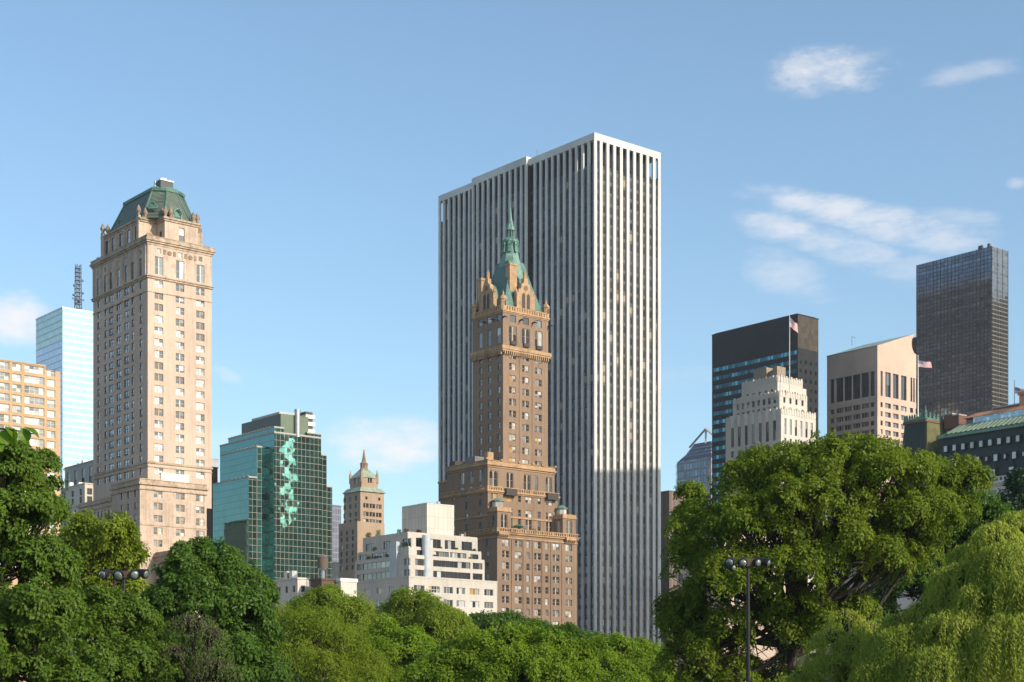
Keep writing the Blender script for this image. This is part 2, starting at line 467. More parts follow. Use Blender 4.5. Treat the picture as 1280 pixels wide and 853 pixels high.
class Bld:
    """a building on the street grid; its Empty stands at the near corner of the ground plan"""
    def __init__(s, name, label, cat, px, Y, group=None, rz=RZ):
        s.P = (wx(px, Y), Y)
        s.root = thing(name, label, cat, (s.P[0], s.P[1], 0), rz, group)
        s.wins = []; s.rz = rz
        s.dr = (math.cos(rz), math.sin(rz)); s.dl = (-s.dr[1], s.dr[0])
    def u(s, px, v=0):
        t = (px - 640) / F
        return (t * (s.P[1] + v * s.dl[1]) - s.P[0] - v * s.dl[0]) / (s.dr[0] - t * s.dr[1])
    def v(s, px, u=0):
        t = (px - 640) / F
        return (t * (s.P[1] + u * s.dr[1]) - s.P[0] - u * s.dr[0]) / (s.dl[0] - t * s.dl[1])
    def z(s, py, u=0, v=0):
        return HC + (HZ - py) / F * (s.P[1] + u * s.dr[1] + v * s.dl[1])
    def part(s, mb, name, mats, parent=None, smooth=False):
        return mb.build(name, mats, parent or s.root, None, smooth)
    def box(s, name, mat, u0, u1, v0, v1, z0, z1, parent=None):
        mb = MB(); mb.box(u0, u1, v0, v1, z0, z1); return s.part(mb, name, mat, parent)
    def ring(s, name, mat, u0, u1, v0, v1, steps, parent=None):
        """projecting moulding round a block: steps = [(z0, z1, projection)...]"""
        mb = MB()
        for (z0, z1, p) in steps: mb.box(u0 - p, u1 + p, v0 - p, v1 + p, z0, z1)
        return s.part(mb, name, mat, parent)
    def face(s, mb, side, pl, a0, a1, z0, z1, ops, depth=.35, m=0):
        A = sorted({a0, a1, *[q for o in ops for q in (o[0], o[1]) if a0 < q < a1]})
        Z = sorted({z0, z1, *[q for o in ops for q in (o[2], o[3]) if z0 < q < z1]})
        def P(a, z, d):
            return (a, pl + d, z) if side == 'R' else (pl + d, a, z)
        def Q(p, q, r, t):
            if side == 'R': mb.quad(p, q, r, t, m)
            else: mb.quad(q, p, t, r, m)
        for i in range(len(Z) - 1):
            zm = (Z[i] + Z[i + 1]) / 2
            row = [o for o in ops if o[2] < zm < o[3]]
            k = 0
            while k < len(A) - 1:
                am = (A[k] + A[k + 1]) / 2
                if any(o[0] < am < o[1] for o in row): k += 1; continue
                j = k
                while j + 1 < len(A) - 1 and not any(o[0] < (A[j + 1] + A[j + 2]) / 2 < o[1] for o in row): j += 1
                Q(P(A[k], Z[i], 0), P(A[j + 1], Z[i], 0), P(A[j + 1], Z[i + 1], 0), P(A[k], Z[i + 1], 0))
                k = j + 1
        for o in ops:
            b0, b1, c0, c1 = o[:4]; d = depth
            Q(P(b0, c0, 0), P(b1, c0, 0), P(b1, c0, d), P(b0, c0, d))
            Q(P(b0, c1, d), P(b1, c1, d), P(b1, c1, 0), P(b0, c1, 0))
            Q(P(b0, c0, 0), P(b0, c0, d), P(b0, c1, d), P(b0, c1, 0))
            Q(P(b1, c0, d), P(b1, c0, 0), P(b1, c1, 0), P(b1, c1, d))
            if len(o) > 4 and o[4] is not None:
                s.wins.append((side, pl + depth - .12, b0, b1, c0, c1, o[4]))
    def block(s, mat, u0, u1, v0, v1, z0, z1, wr=(), wl=(), name='wall', depth=.35, parent=None):
        mb = MB()
        s.face(mb, 'R', v0, u0, u1, z0, z1, list(wr), depth)
        s.face(mb, 'L', u0, v0, v1, z0, z1, list(wl), depth)
        mb.quad((u1, v0, z0), (u1, v1, z0), (u1, v1, z1), (u1, v0, z1))
        mb.quad((u1, v1, z0), (u0, v1, z0), (u0, v1, z1), (u1, v1, z1))
        mb.quad((u0, v0, z1), (u1, v0, z1), (u1, v1, z1), (u0, v1, z1))
        # a second skin behind the openings
        mb.quad((u0 + depth + .05, v0 + depth + .05, z0), (u1 - .1, v0 + depth + .05, z0), (u1 - .1, v0 + depth + .05, z1 - .05), (u0 + depth + .05, v0 + depth + .05, z1 - .05))
        mb.quad((u0 + depth + .05, v1 - .1, z0), (u0 + depth + .05, v0 + depth + .05, z0), (u0 + depth + .05, v0 + depth + .05, z1 - .05), (u0 + depth + .05, v1 - .1, z1 - .05))
        return s.part(mb, name, mat, parent)
    def finish(s, most=100):
        order = sorted(s.wins, key=lambda w: -(w[3] - w[2]) * (w[5] - w[4]) * (1.0 if w[0] == 'R' else .72))
        rest = order[most:]
        for (side, pl, a0, a1, z0, z1, st) in order[:most]:
            me = st.mesh(a1 - a0, z1 - z0)
            if side == 'R': link('window', me, s.root, (a0, pl, z0))
            else: link('window', me, s.root, (pl, a1, z0), -math.pi / 2)
        if rest:
            vs_, fs, mi, mats = [], [], [], []
            for (side, pl, a0, a1, z0, z1, st) in rest:
                me = st.mesh(a1 - a0, z1 - z0)
                off = len(vs_)
                for q in me.vertices:
                    x, y, z = q.co
                    vs_.append((a0 + x, pl + y, z0 + z) if side == 'R' else (pl + y, a1 - x, z0 + z))
                idx = []
                for mt in me.materials:
                    if mt not in mats: mats.append(mt)
                    idx.append(mats.index(mt))
                for p in me.polygons:
                    fs.append(tuple(off + i for i in p.vertices)); mi.append(idx[p.material_index])
            me = bpy.data.meshes.new('small_windows'); me.from_pydata(vs_, [], fs)
            for mt in mats: me.materials.append(mt)
            me.polygons.foreach_set('material_index', mi); me.update()
            o = link('window_rows', me, s.root); o['kind'] = 'stuff'

def grid_ops(cols, rows, st=None):
    """cols = [(a centre, width, style)], rows = [(z0, z1)]"""
    return [(c - w / 2, c + w / 2, z0, z1, q or st) for (c, w, q) in cols for (z0, z1) in rows]

# ================================================================== SETTING
def sheet(name, x0, x1, y0, y1, z, mat):
    mb = MB(); mb.quad((x0, y0, z), (x1, y0, z), (x1, y1, z), (x0, y1, z))
    return tag(mb.build(name, mat), kind='structure')

def mat_ground(name, a, b, scale):
    t = NT(name); o = t.obj()
    f = t.rmap(t.noise(o, scale, 8, .65), .35, .65)
    g = t.rmap(t.noise(o, scale * 14, 4), .3, .7, .8, 1.2)
    return t.done(t.bsdf(t.mix(1.0, t.mix(f, a, b), t.comb(g, g, g), 'MULTIPLY'), .95, 0, .2))
sheet('ground', -9000, 9000, -3000, 15000, -.02, mat_ground('city ground', (.09, .085, .08), (.14, .13, .12), .02))
sheet('park_lawn', -420, 420, -60, 330, 0, mat_ground('park grass', (.035, .06, .015), (.06, .085, .025), .08))
sheet('path', -300, 300, 55, 59, .004, mat_ground('park path asphalt', (.10, .10, .10), (.14, .135, .13), .3))

# ================================================================== COMMON MATERIALS
tan = mat_stone('buff brick', (.565, .42, .325), .5, .4, .6, .22, .07)
tan_stone = mat_stone('weathered limestone trim', (.48, .365, .265), .32, .7, 1.6, .6, .1, patch=(.2, .13, .085))
tan_base = mat_stone('pale pink limestone', (.555, .425, .33), .4, .55, 1.4, .55, .1, patch=(.36, .26, .18))
copper = mat_copper('copper roof', (.095, .128, .10), (.062, .068, .05), .8)
copper_pale = mat_copper('copper pale patina', (.17, .285, .23), (.09, .17, .135), .9)
copper_trim = mat_plain('copper trim verdigris', (.085, .19, .145), .6, .1, .3)
roof_dark = mat_plain('tar roof', (.09, .085, .08), .9)
metal_grey = mat_plain('galvanised metal', (.42, .43, .44), .4, .7)
white_paint = mat_plain('white paint', (.74, .72, .68), .5)
urn_stone = mat_plain('carved stone dark', (.25, .18, .125), .85, 0, .35)

# ================================================================== THE TAN HOTEL TOWER WITH THE COPPER MANSARD (left)
def hotel_tower():
    b = Bld('hotel_tower', 'tall buff brick hotel tower with a green copper mansard roof', 'building', 184.7, 475)
    U, V = 21.4, 37.6
    zc, zs = b.z(299), b.z(345)
    stR = Style(2, True, .08, .42, 'frame_pale', (.22, .6, .18, 0), ac=.12)
    stR.frame = 'frame_pale'
    stD = Style(2, True, .08, .42, 'frame_stone', (.85, .05, .1, 0), variants=3)
    stL1 = Style(1, True, .1, .1, 'frame_dark', (.5, .1, .4, 0), ac=.4)
    stL2 = Style(2, True, .1, .22, 'frame_dark', (.5, .1, .4, 0), ac=.4)
    colR = [3.64, 10.65, 17.52]
    colL = [(33.83, 1), (28.67, 1), (24.71, 2), (19.47, 2), (14.2, 2), (9.98, 1), (4.56, 1)]
    pitch = 3.5
    z0 = b.z(352.5)
    rows = [z0 - pitch * i for i in range(17)]
    zb = b.z(604)
    wr, wl = [], []
    for i, z in enumerate(rows):
        for c in colR:
            wr.append((c - 1.42, c + 1.42, z - 1.12, z + 1.02, stD if random.random() < .16 else stR))
        for c, n in colL:
            w = 1.85 if n == 1 else 3.3
            wl.append((c - w / 2, c + w / 2, z - 1.2, z + 1.05, stL1 if n == 1 else stL2))
    b.block(tan, 0, U, 0, V, zb - 6, zs, wr, wl)
    # top storeys between the string course and the cornice
    tall = Style(2, True, .1, .3, 'frame_pale', (.55, .3, .15, 0), split=.42)
    sq = Style(1, False, .1, .1, 'frame_pale', (.1, .5, .4, 0))
    tallL = Style(1, True, .1, .3, 'frame_dark', (.75, .1, .15, 0))
    wr = [(c - 1.35, c + 1.35, zs + .9, zs + 6.3, tall) for c in colR] + [(c - .65, c + .65, zs + 7.3, zs + 8.8, sq) for c in colR]
    wl = [(c - .9, c + .9, zs + .9, zs + 6.1, tallL) for c, n in colL] + [(c - .65, c + .65, zs + 7.2, zs + 8.6, sq) for c, n in colL]
    b.block(tan_base, -.12, U, -.12, V, zs, zc, wr, wl, 'upper_wall')
    b.ring('string_course', tan_stone, 0, U, 0, V, [(zs - .5, zs + .05, .35), (zs + .05, zs + .35, .6)])
    b.ring('cornice', tan_stone, 0, U, 0, V, [(zc - 1.5, zc - .8, .25), (zc - .8, zc - .25, .6), (zc - .25, zc + .3, .9)])
    b.ring('string_course', tan_stone, 0, U, 0, V, [(zs - 4.6, zs - 4.3, .16)])
    zz = b.z(578)
    b.ring('string_course', tan_stone, 0, U, 0, V, [(zz - .2, zz + .45, .3), (zz - 1.3, zz - 1.0, .18)])
    # parapet panels and carved medallions of the top storey
    for c in (7.1, 14.1):
        mb = MB(); mb.lathe(0, 0, [(.55, 0), (.72, .12), (.55, .22), (.2, .26)], 12)
        o = b.part(mb, 'medallion', urn_stone); o.rotation_euler = (R(90), 0, 0); o.location = (c, -.12, zs + 7.9)
        for d in (-1.6, 1.6):
            b.box('carved_panel', urn_stone, c + d - .42, c + d + .42, -.24, -.11, zs + 7.3, zs + 8.7)
    for k in range(8):
        c = .95 + k * (V - 1.9) / 7
        b.box('pilaster', tan_base, -.5, -.1, c - .38, c + .38, zs + .35, zc - 1.5)
    # terrace parapet
    mb = MB()
    for (x0, x1, y0, y1) in ((-.6, U + .6, -.6, -.3), (-.6, -.3, -.3, V + .6), (U + .3, U + .6, -.3, V + .6)):
        mb.box(x0, x1, y0, y1, zc + .3, zc + 1.0); mb.box(x0 - .1, x1 + .1, y0 - .1, y1 + .1, zc + 1.0, zc + 1.2)
    b.part(mb, 'parapet', tan_stone)
    # crown: two crossing blocks, corners left open as terraces
    zt = b.z(272, 6, .8)
    ct = Style(1, True, .1, .1, 'frame_dark', (.7, .15, .15, 0))
    ca = Style(1, True, .12, .1, 'frame_stone', (.15, .5, .35, 0), arch=True)
    wl = [(c - 1.1, c + 1.1, zc + 1.4, zt - 1.6, ct) for c in (9.2, 14.5, 19.8, 25.2, 29.7)]
    b.block(tan_base, .8, U - .8, 6.2, 32, zc + .35, zt, [], wl, 'crown_wall')
    wr = [(11.65 - .95, 11.65 + .95, zc + 1.2, zt - 2.1, ca)]
    b.block(tan_base, 6.0, 17.3, .8, V - .8, zc + .35, zt - .02, wr, [(2.6, 4.4, zc + .6, zc + 4.2, ct)], 'crown_wall')
    b.ring('crown_cornice', tan_stone, .8, U - .8, 6.2, 32, [(zt - .9, zt - .3, .3), (zt - .3, zt + .25, .65)])
    b.ring('crown_cornice', tan_stone, 6.0, 17.3, .8, V - .8, [(zt - .95, zt - .35, .3), (zt - .35, zt + .2, .62)])
    for c in (17.9, 18.6):
        b.box('buttress', tan_stone, 17.3, 18.9 - (c > 18) * .5, 1.1 + (c - 17.9), 4, zc + .35, zt - 2.6 - (c > 18) * 1.2)
    for v in (6.4, 31):
        b.box('pilaster', tan_base, .1, .8, v - .2, v + 1.4, zc + .35, zt + .9)
    for k in range(6):
        c = 6.9 + k * 5.1
        b.box('pilaster', tan_base, .35, .8, c - .35, c + .35, zc + .9, zt - .9)
    # urns on the crown
    prof = [(.5, 0), (.55, .25), (.28, .5), (.62, 1.1), (.72, 1.6), (.42, 2.0), (.5, 2.2), (.3, 2.5), (.08, 2.9)]
    for (x, y, zz_) in ((.45, 6.9, zt + .9), (.45, 31.6, zt + .9), (2.3, 6.2, zt + .25), (1.2, 29.6, zt + .25), (6.3, 1.1, zt + .2), (8, .9, zt + .2), (15.6, .9, zt + .2), (17, .9, zt + .2),
                       (18.2, 1.9, zt - 2.6), (6.4, 3, zt + .2)):
        mb = MB(); mb.lathe(x, y, [(r * 1.15, zz_ + h * 1.15) for r, h in prof], 10)
        b.part(mb, 'urn', urn_stone, smooth=True)
    # octagonal mansard
    za, zr = zt + .25, b.z(235.5, 5.5, 6)
    def octo(u0, u1, v0, v1, cu, cv, z):
        return [(u0 + cu, v0, z), (u1 - cu, v0, z), (u1, v0 + cv, z), (u1, v1 - cv, z), (u1 - cu, v1, z), (u0 + cu, v1, z), (u0, v1 - cv, z), (u0, v0 + cv, z)]
    base = octo(1.4, 20.0, 1.5, 34.5, 4.9, 4.9, za); top = octo(5.5, 15.9, 5.5, 29.0, 3.6, 2.4, zr)
    mb = MB(); mb.prism(base, top)
    rf = b.part(mb, 'mansard_roof', copper)
    mb = MB()
    for p, q in zip(base, top):
        mb.tube([p, q], .26, 5)
    rr = octo(5.1, 16.3, 5.1, 29.4, 3.6, 2.4, zr - .3)
    mb.prism(rr, octo(5.0, 16.4, 5.0, 29.5, 3.6, 2.4, zr + .55)); mb.prism(octo(5.5, 15.9, 5.5, 29, 3.4, 2.3, zr + .55), octo(6, 15.4, 6, 28.5, 3.2, 2.2, zr + 1.3))
    b.part(mb, 'roof_hips', copper_trim, rf)
    # bull's-eye dormers on the roof
    def bull(u, v, z, rot):
        mb = MB(); mb.lathe(0, 0, [(.95, 0), (1.0, .5), (.7, .55), (.65, .3)], 12); mb.box(-1.15, 1.15, -1.25, -.85, 0, .6); mb.box(-1.5, -1.0, -1.2, -.1, .05, .45); mb.box(1.0, 1.5, -1.2, -.1, .05, .45)
        o = b.part(mb, 'roof_dormer', copper_trim, rf); o.rotation_euler = (R(90), 0, rot); o.location = (u, v, z)
    bull(3.95, 4.5, za + 4.0, -math.pi / 4)
    bull(10.6, 2.3, za + 2.2, 0); bull(3.0, 10.5, za + 3, -math.pi / 2); bull(3.0, 24, za + 3, -math.pi / 2)
    mb = MB(); mb.box(8.9, 9.5, 1.5, 2.6, za, za + 1.9); mb.box(11.7, 12.3, 1.5, 2.6, za, za + 1.9); mb.tube([(9.2, 1.4, za + 2), (9.7, 1.3, za + 2.9), (10.6, 1.2, za + 3.5), (11.5, 1.3, za + 2.9), (12, 1.4, za + 2)], .28, 6)
    b.part(mb, 'roof_ornament', copper_trim, rf)
    # plant room on the flat
    mb = MB(); mb.box(7.4, 11.6, 6.2, 10.2, zr + .5, zr + 3.0); p = b.part(mb, 'plant_room', mat_plain('plant room dark metal', (.05, .055, .06), .6))
    mb = MB(); mb.box(7.2, 11.8, 6.0, 10.4, zr + 3.0, zr + 3.35); mb.box(8, 9.6, 6.6, 7.8, zr + 3.35, zr + 3.9); b.part(mb, 'plant_room_cap', white_paint, p)
    mb = MB(); mb.tube([(6.8, 8.5, zr), (6.8, 8.5, zr + 3.1)], .18, 6); b.part(mb, 'flue', metal_grey)
    # lower blocks
    rowsb = [b.z(y, -2.8, -.5) for y in (615.5, 631, 646.5, 662, 677.5)]
    stB = Style(2, True, .08, .5, 'frame_stone', (.62, .16, .22, 0), ac=.15)
    ztop = b.z(604, -2.8, -.5)
    wr = [(c - 1.42, c + 1.42, z - 1.1, z + 1.0, stB) for z in rowsb for c in (3.1, 10.5, 17.2)]
    vend = b.v(139.7, -2.8)
    wl = [(c - .75, c + .75, z - 1.1, z + 1.0, stL1) for z in rowsb for c in (2.6, 7.2, 11.6)]
    b.block(tan_base, -2.8, 19.4, -.5, vend, 0, ztop, wr, wl, 'base_wall')
    b.ring('base_cornice', tan_stone, -2.8, 19.4, -.5, vend, [(ztop - 1.8, ztop - 1.4, .3), (ztop - .3, ztop + .3, .55), (ztop + .3, ztop + 1.25, .1), (ztop + 1.25, ztop + 1.5, .25)])
    zq = b.z(656, -2.8, -.5); b.ring('string_course', tan_stone, -2.8, 19.4, -.5, vend, [(zq, zq + .28, .14)])
    ze = b.v(98, -2.8); zl = b.z(627, -2.8, 22)
    wl = [(c - .8, c + .8, z - 1.1, z + 1.0, stL1) for z in [zl - 3.6, zl - 7.3, zl - 11] for c in (15.5, 18, 20.5, 23, 25.5, 28, 30.5, 33, 35.5)]
    b.block(tan_base, -2.7, 12, vend, ze, 0, zl, [], wl, 'wing_wall')
    b.ring('wing_cornice', tan_stone, -2.7, 12, vend + .7, ze, [(zl - 1.7, zl - 1.3, .3), (zl - .25, zl + .3, .5), (zl + .3, zl + 1.2, .1)])
    # the low front annex
    za_ = b.z(693, 2, -12)
    stA = Style(2, True, .08, .4, 'frame_dark', (.6, .2, .2, 0))
    b.block(tan_base, 2, 20, -12, -.6, 0, za_, [(c - 1.2, c + 1.2, za_ - 5.4, za_ - 3, stA) for c in (5, 10, 15)], [(c - 1, c + 1, za_ - 5.4, za_ - 3, stA) for c in (-9, -5.5, -2.5)], 'annex_wall')
    b.ring('annex_cornice', tan_stone, 2, 20, -12, -1.2, [(za_ - 1.5, za_ - 1.1, .3), (za_ - .2, za_ + .3, .6), (za_ + .3, za_ + 1.3, .1)])
    # glazed roof pavilion on the setback terrace
    mb = MB(); mb.box(4.2, 13.4, -.35, -.02, ztop + 1.3, ztop + 3.6); mb.box(4.0, 13.6, -.45, 0, ztop + 3.6, ztop + 3.8)
    for k in range(12): mb.box(4.2 + k * .82, 4.3 + k * .82, -.42, -.35, ztop + 1.3, ztop + 3.6)
    b.part(mb, 'terrace_screen', white_paint)
    b.finish()
    return b
HOTEL = hotel_tower()

# ================================================================== THE WHITE RIBBED TOWER (centre, behind)
def ribbed_tower():
    b = Bld('office_tower', 'huge office tower with white vertical marble ribs and dark window strips', 'building', 743, 589)
    nR, nL = 10, 28
    U, V = 34.5, 96.2
    H = b.z(165.5)
    marble = mat_stone('white marble cladding', (.62, .60, .565), .75, .14, 1.7, 3.9, .06, fine=.05)
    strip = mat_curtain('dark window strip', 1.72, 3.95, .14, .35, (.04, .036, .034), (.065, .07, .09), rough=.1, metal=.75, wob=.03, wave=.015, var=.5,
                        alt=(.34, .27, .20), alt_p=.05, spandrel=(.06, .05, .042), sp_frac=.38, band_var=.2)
    strip_lit = mat_curtain('window strip with painted sun', 1.72, 3.95, .14, .35, (.07, .06, .052), (.11, .095, .085), rough=.12, metal=.5, wob=.03, wave=.015, var=.5,
                        alt=(.36, .28, .21), alt_p=.07, spandrel=(.13, .105, .085), sp_frac=.38, band_var=.25)  # paler brown copy for the right face, sunlight put into the colour
    loggia = mat_plain('dark louvre', (.022, .019, .018), .9)
    zt, zl = H - 2.6, H - 11.2
    jog0, jog1, jd = 11, 21, 1.2     # bays of the stretch that stands forward of the long side
    pu, pv = U / nR, V / nL
    va, vb = jog0 * pv, jog1 * pv
    # glazed core
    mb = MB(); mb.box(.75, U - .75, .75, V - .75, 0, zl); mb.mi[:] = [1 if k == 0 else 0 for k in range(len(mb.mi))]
    mb.box(.75 - jd, .74, va + .9, vb - .1, 0, zl)
    core = b.part(mb, 'window_wall', [strip, strip_lit])
    # plant storey set back behind the open top
    mb = MB(); mb.box(3.6, U - 3.6, 3.6, V - 3.6, zl, H - .6); mb.box(2.2, 3.6, va + 2, vb - 2, zl, H - .6)
    b.part(mb, 'plant_storey', loggia)
    mb = MB(); mb.box(.9, U - .9, .9, V - .9, zl, zl + .5); b.part(mb, 'plant_deck', loggia)
    # parapet band
    mb = MB()
    mb.box(0, U, 0, 1.6, zt, H); mb.box(0, U, V - 1.6, V, zt, H); mb.box(U - 1.6, U, 1.6, V - 1.6, zt, H)
    mb.box(0, 1.6, 1.6, va, zt, H); mb.box(0, 1.6, vb, V - 1.6, zt - .0, H)
    b.part(mb, 'parapet', marble)
    mb = MB(); mb.box(-jd, 1.6, va + .003, vb - .003, zt + .6, H + .9); b.part(mb, 'parapet', marble)
    mb = MB(); mb.box(1.6, U - 1.6, 1.6, V - 1.6, H - .6, H - .3); b.part(mb, 'roof', roof_dark)
    # marble ribs
    w, d = 1.36, .75
    def rib(x0, x1, y0, y1, top):
        b.box('rib', marble, x0, x1, y0, y1, 0, top)
    for k in range(nR + 1):
        x0 = min(max(k * pu - w / 2, 0), U - w)
        rib(x0, x0 + w, 0, d, zt)
        if 0 < k < nR: rib(x0, x0 + w, V - d, V, zt)
    for k in range(nL + 1):
        if k in (0,): continue
        w = 1.05; y0 = min(max(k * pv - w / 2, 0), V - w)
        x = -jd if jog0 <= k <= jog1 else 0
        t = zt + .6 if x else zt
        if k == jog0: y0 = va + .003
        if k == jog1: y0 = vb - w - .003
        rib(x, x + d, y0, y0 + w, t)
        rib(U - d, U, y0, y0 + w, zt)
    # return ends of the forward stretch
    for (y, e) in ((va, 0), (vb - 1.4, 1)):
        b.box('return_wall', loggia, -jd + d, .74, y + .006 if not e else y + .3, (y + .9) if not e else vb - .006, 0, zt + .6)
    # rooftop aerials and rails
    for (u, v, h) in ((5, 38, 6), (6, 40, 8), (4, 35, 5), (7, 42, 4), (4.5, 60, 3), (5, 66, 2.5), (4, 86, 2.6)):
        mb = MB(); mb.tube([(u, v, H - .3), (u, v, H + h * .8)], .09, 5); mb.tube([(u - .4, v, H + h * .6), (u + .4, v, H + h * .6)], .06, 4)
        b.part(mb, 'aerial', metal_grey)
    for k in range(nR):                      # maintenance lamps under the open storey
        mb = MB(); x = (k + .5) * pu; mb.box(x - .2, x + .2, .3, .7, zl + .5, zl + 1.0); mb.tube([(x, .5, zl + .5), (x, .5, zl - .3)], .08, 4)
        b.part(mb, 'floodlight_bracket', loggia)
    return b
ribbed_tower()

# ================================================================== THE BROWN HOTEL WITH THE SPIRE (centre, in front)
def posts(mb, x0, x1, y0, y1, z0, z1, pitch=1.0):
    mb.box(x0 - .06, x1 + .06, y0 - .06, y1 + .06, z1 - .25, z1)
    if x1 - x0 > y1 - y0:
        n = int((x1 - x0) / pitch)
        for k in range(n):
            x = x0 + (x1 - x0) * k / n; w = .75 if k % 6 == 0 else .45
            mb.box(x, x + w, y0, y1, z0, z1 - .25)
    else:
        n = int((y1 - y0) / pitch)
        for k in range(n):
            y = y0 + (y1 - y0) * k / n; w = .75 if k % 6 == 0 else .45
            mb.box(x0, x1, y, y + w, z0, z1 - .25)

def spire_hotel():
    b = Bld('spire_hotel', 'slender brown brick hotel tower with stone gables and a green copper spire', 'building', 621.5, 530)
    brick = mat_stone('brown brick', (.275, .182, .12), .45, .45, .5, .2, .08)
    stone = mat_stone('ochre terracotta trim', (.49, .31, .17), .33, .65, 1.0, .5, .14, patch=(.22, .135, .08))
    dark = mat_plain('iron balcony', (.045, .035, .03), .7)
    w2 = Style(2, True, .08, .5, 'frame_stone', (.5, .3, .18, .02), ac=.18)
    w1 = Style(1, True, .08, .3, 'frame_stone', (.45, .3, .25, 0), ac=.1)
    wL = Style(1, True, .1, .3, 'frame_dark', (.25, .25, .5, 0), ac=.1)
    gold = Style(2, False, .1, .4, 'frame_stone', (.05, .05, .1, .8))
    arch2 = Style(2, True, .12, .5, 'frame_stone', (.75, .1, .15, 0), arch=True)
    arch1 = Style(1, True, .12, .5, 'frame_stone', (.7, .1, .2, 0), arch=True)
    U = 35.6
    zA = b.z(665)
    # base block
    zlow = b.z(806)
    cols = [(632, 2), (648, 2), (660, 1), (672, 2), (683.5, 1), (695, 2), (711, 2)]
    rows = [b.z(677.5) - 3.82 * i for i in range(8)]
    wr = []
    for px, n in cols:
        c = b.u(px)
        w = 3.0 if n == 2 else 1.35
        for z in rows: wr.append((c - w / 2, c + w / 2, z - 1.15, z + 1.1, w2 if n == 2 else w1))
    wl = [(c - .75, c + .75, z - 1.1, z + 1.1, wL) for z in rows for c in (5.2, 11.5, 18, 24)]
    b.block(brick, 0, U, 0, 31, 0, zA, wr, wl, 'base_wall')
    for px in (640, 654.5, 666, 678, 689, 703):       # thin vertical stone strips
        c = b.u(px); b.box('pier', brick, c - .35, c + .35, -.22, 0, 0, zA - 2.2)
    b.ring('terrace_cornice', stone, 0, U, 0, 31, [(zA - 1.9, zA - 1.5, .3), (zA - .5, zA + .1, .45), (zA + .1, zA + .35, .8)])
    mb = MB()
    for (x0, x1, y0, y1) in ((-.5, U + .5, -.5, -.2), (-.5, -.2, -.2, 31)):
        posts(mb, x0, x1, y0, y1, zA + .35, zA + 1.5)
    b.part(mb, 'balustrade', stone)
    for px in (627, 711):                              # iron balconies at the base of the turrets
        c = b.u(px); mb = MB(); mb.box(c - 2.2, c + 2.2, -1.5, -.5, zA - .9, zA + .0)
        for k in range(5): mb.box(c - 2 + k * .95, c - 1.75 + k * .95, -1.45, -.5, zA - 1.6, zA - .9)
        b.part(mb, 'balcony', stone)
    # second tier
    zB = b.z(612, 0, 5)
    zB0 = zA
    cols = [(617.5, 2, 0), (636.5, 2, 0), (649.5, 1, 0), (661, 2, 0), (674, 1, 0), (686.5, 2, 0)]
    wr = []
    for px, n, _ in cols:
        c = b.u(px, 5)
        for y, st in ((619.5, w2), (637.5, w2)):
            z = b.z(y, 0, 5)
            w = 2.9 if n == 2 else 1.3
            if y < 620 and px < 640: st = gold
            elif n == 1: st = w1
            wr.append((c - w / 2, c + w / 2, z - 1.2, z + 1.1, st))
    za = b.z(662, 0, 5)
    for px, n, _ in cols:
        c = b.u(px, 5); w = 2.8 if n == 2 else 1.4
        wr.append((c - w / 2, c + w / 2, za + .6, za + 4.7, arch2 if n == 2 else arch1))
    wl = [(c - .8, c + .8, z - 1.2, z + 1.1, wL) for z in [b.z(y, 0, 15) for y in (603, 617, 631.5, 646, 659)][1:] for c in (9, 16.5, 24)]
    b.block(brick, 0, 31.1, 5, 31, zA, zB, wr, wl, 'second_tier_wall')
    b.ring('string_course', stone, 0, 31.1, 5, 31, [(b.z(645, 0, 5), b.z(645, 0, 5) + .5, .25)])
    b.ring('second_tier_cornice', stone, 0, 31.1, 5, 31, [(zB - .9, zB - .5, .3), (zB - .5, zB + .1, .65)])
    mb = MB()
    for (x0, x1, y0, y1) in ((-.4, 31.5, 4.6, 4.9), (-.4, -.1, 4.9, 31)):
        posts(mb, x0, x1, y0, y1, zB + .1, zB + 1.3)
    b.part(mb, 'balustrade', stone)
    for px in (636.5, 688):
        c = b.u(px, 5); b.box('balcony', dark, c - 2.4, c + 2.4, 3.5, 4.6, zB - 1.4, zB + .9)
    # third tier with the tall arched windows
    zC = b.z(579.5, .6, 5.8)
    wr = []
    for px, w in ((617, 3.6), (637.5, 3.0), (659, 3.0), (670.5, 1.5), (686, 2.8)):
        c = b.u(px, 5.8); wr.append((c - w / 2, c + w / 2, zB + 1.4, zC - 2.2, arch2 if w > 2 else arch1))
    wl = []
    for px in (577.5, 589, 601):
        c = b.v(px, .6); wl += [(c - 1.2, c + 1.2, zC - 5.6, zC - 1.6, Style(2, True, .1, .3, 'frame_stone', (.2, .4, .4, 0))), (c - 1.2, c + 1.2, zC - 9.2, zC - 6.6, Style(2, False, .1, .3, 'frame_pale', (.1, .5, .4, 0)))]
    b.block(brick, .6, 30.4, 5.8, 28.5, zB, zC, wr, wl, 'third_tier_wall')
    b.ring('third_tier_cornice', stone, .6, 30.4, 5.8, 28.5, [(zC - 1.0, zC - .7, .25), (zC - .4, zC + .2, .5), (zC + .2, zC + 1.2, .15), (zC + 1.2, zC + 1.4, .35)])
    for px in (607.4, 626, 648, 665, 677, 693):
        c = b.u(px, 5.8); mb = MB(); mb.box(c - .4, c + .4, 5.1, 5.8, zC + 1.4, zC + 1.9); b.part(mb, 'parapet_block', stone)
    zD = b.z(590, .6, 24)
    b.block(brick, 1.2, 20, 28.5, 34, 0, zD - 3, [], [], 'rear_wing_wall')
    b.box('rear_wing_cornice', stone, .9, 20.3, 28.5, 34.3, zD - 3, zD - 2.3)
    b.box('roof_shed', dark, 1.4, 6, 25, 28, zC + .2, zC + 3.2)
    b.box('roof_shed', mat_plain('grey roof shed', (.16, .16, .17), .8), 1.6, 6.5, 14, 19, zC + 1.4, zC + 3.6)
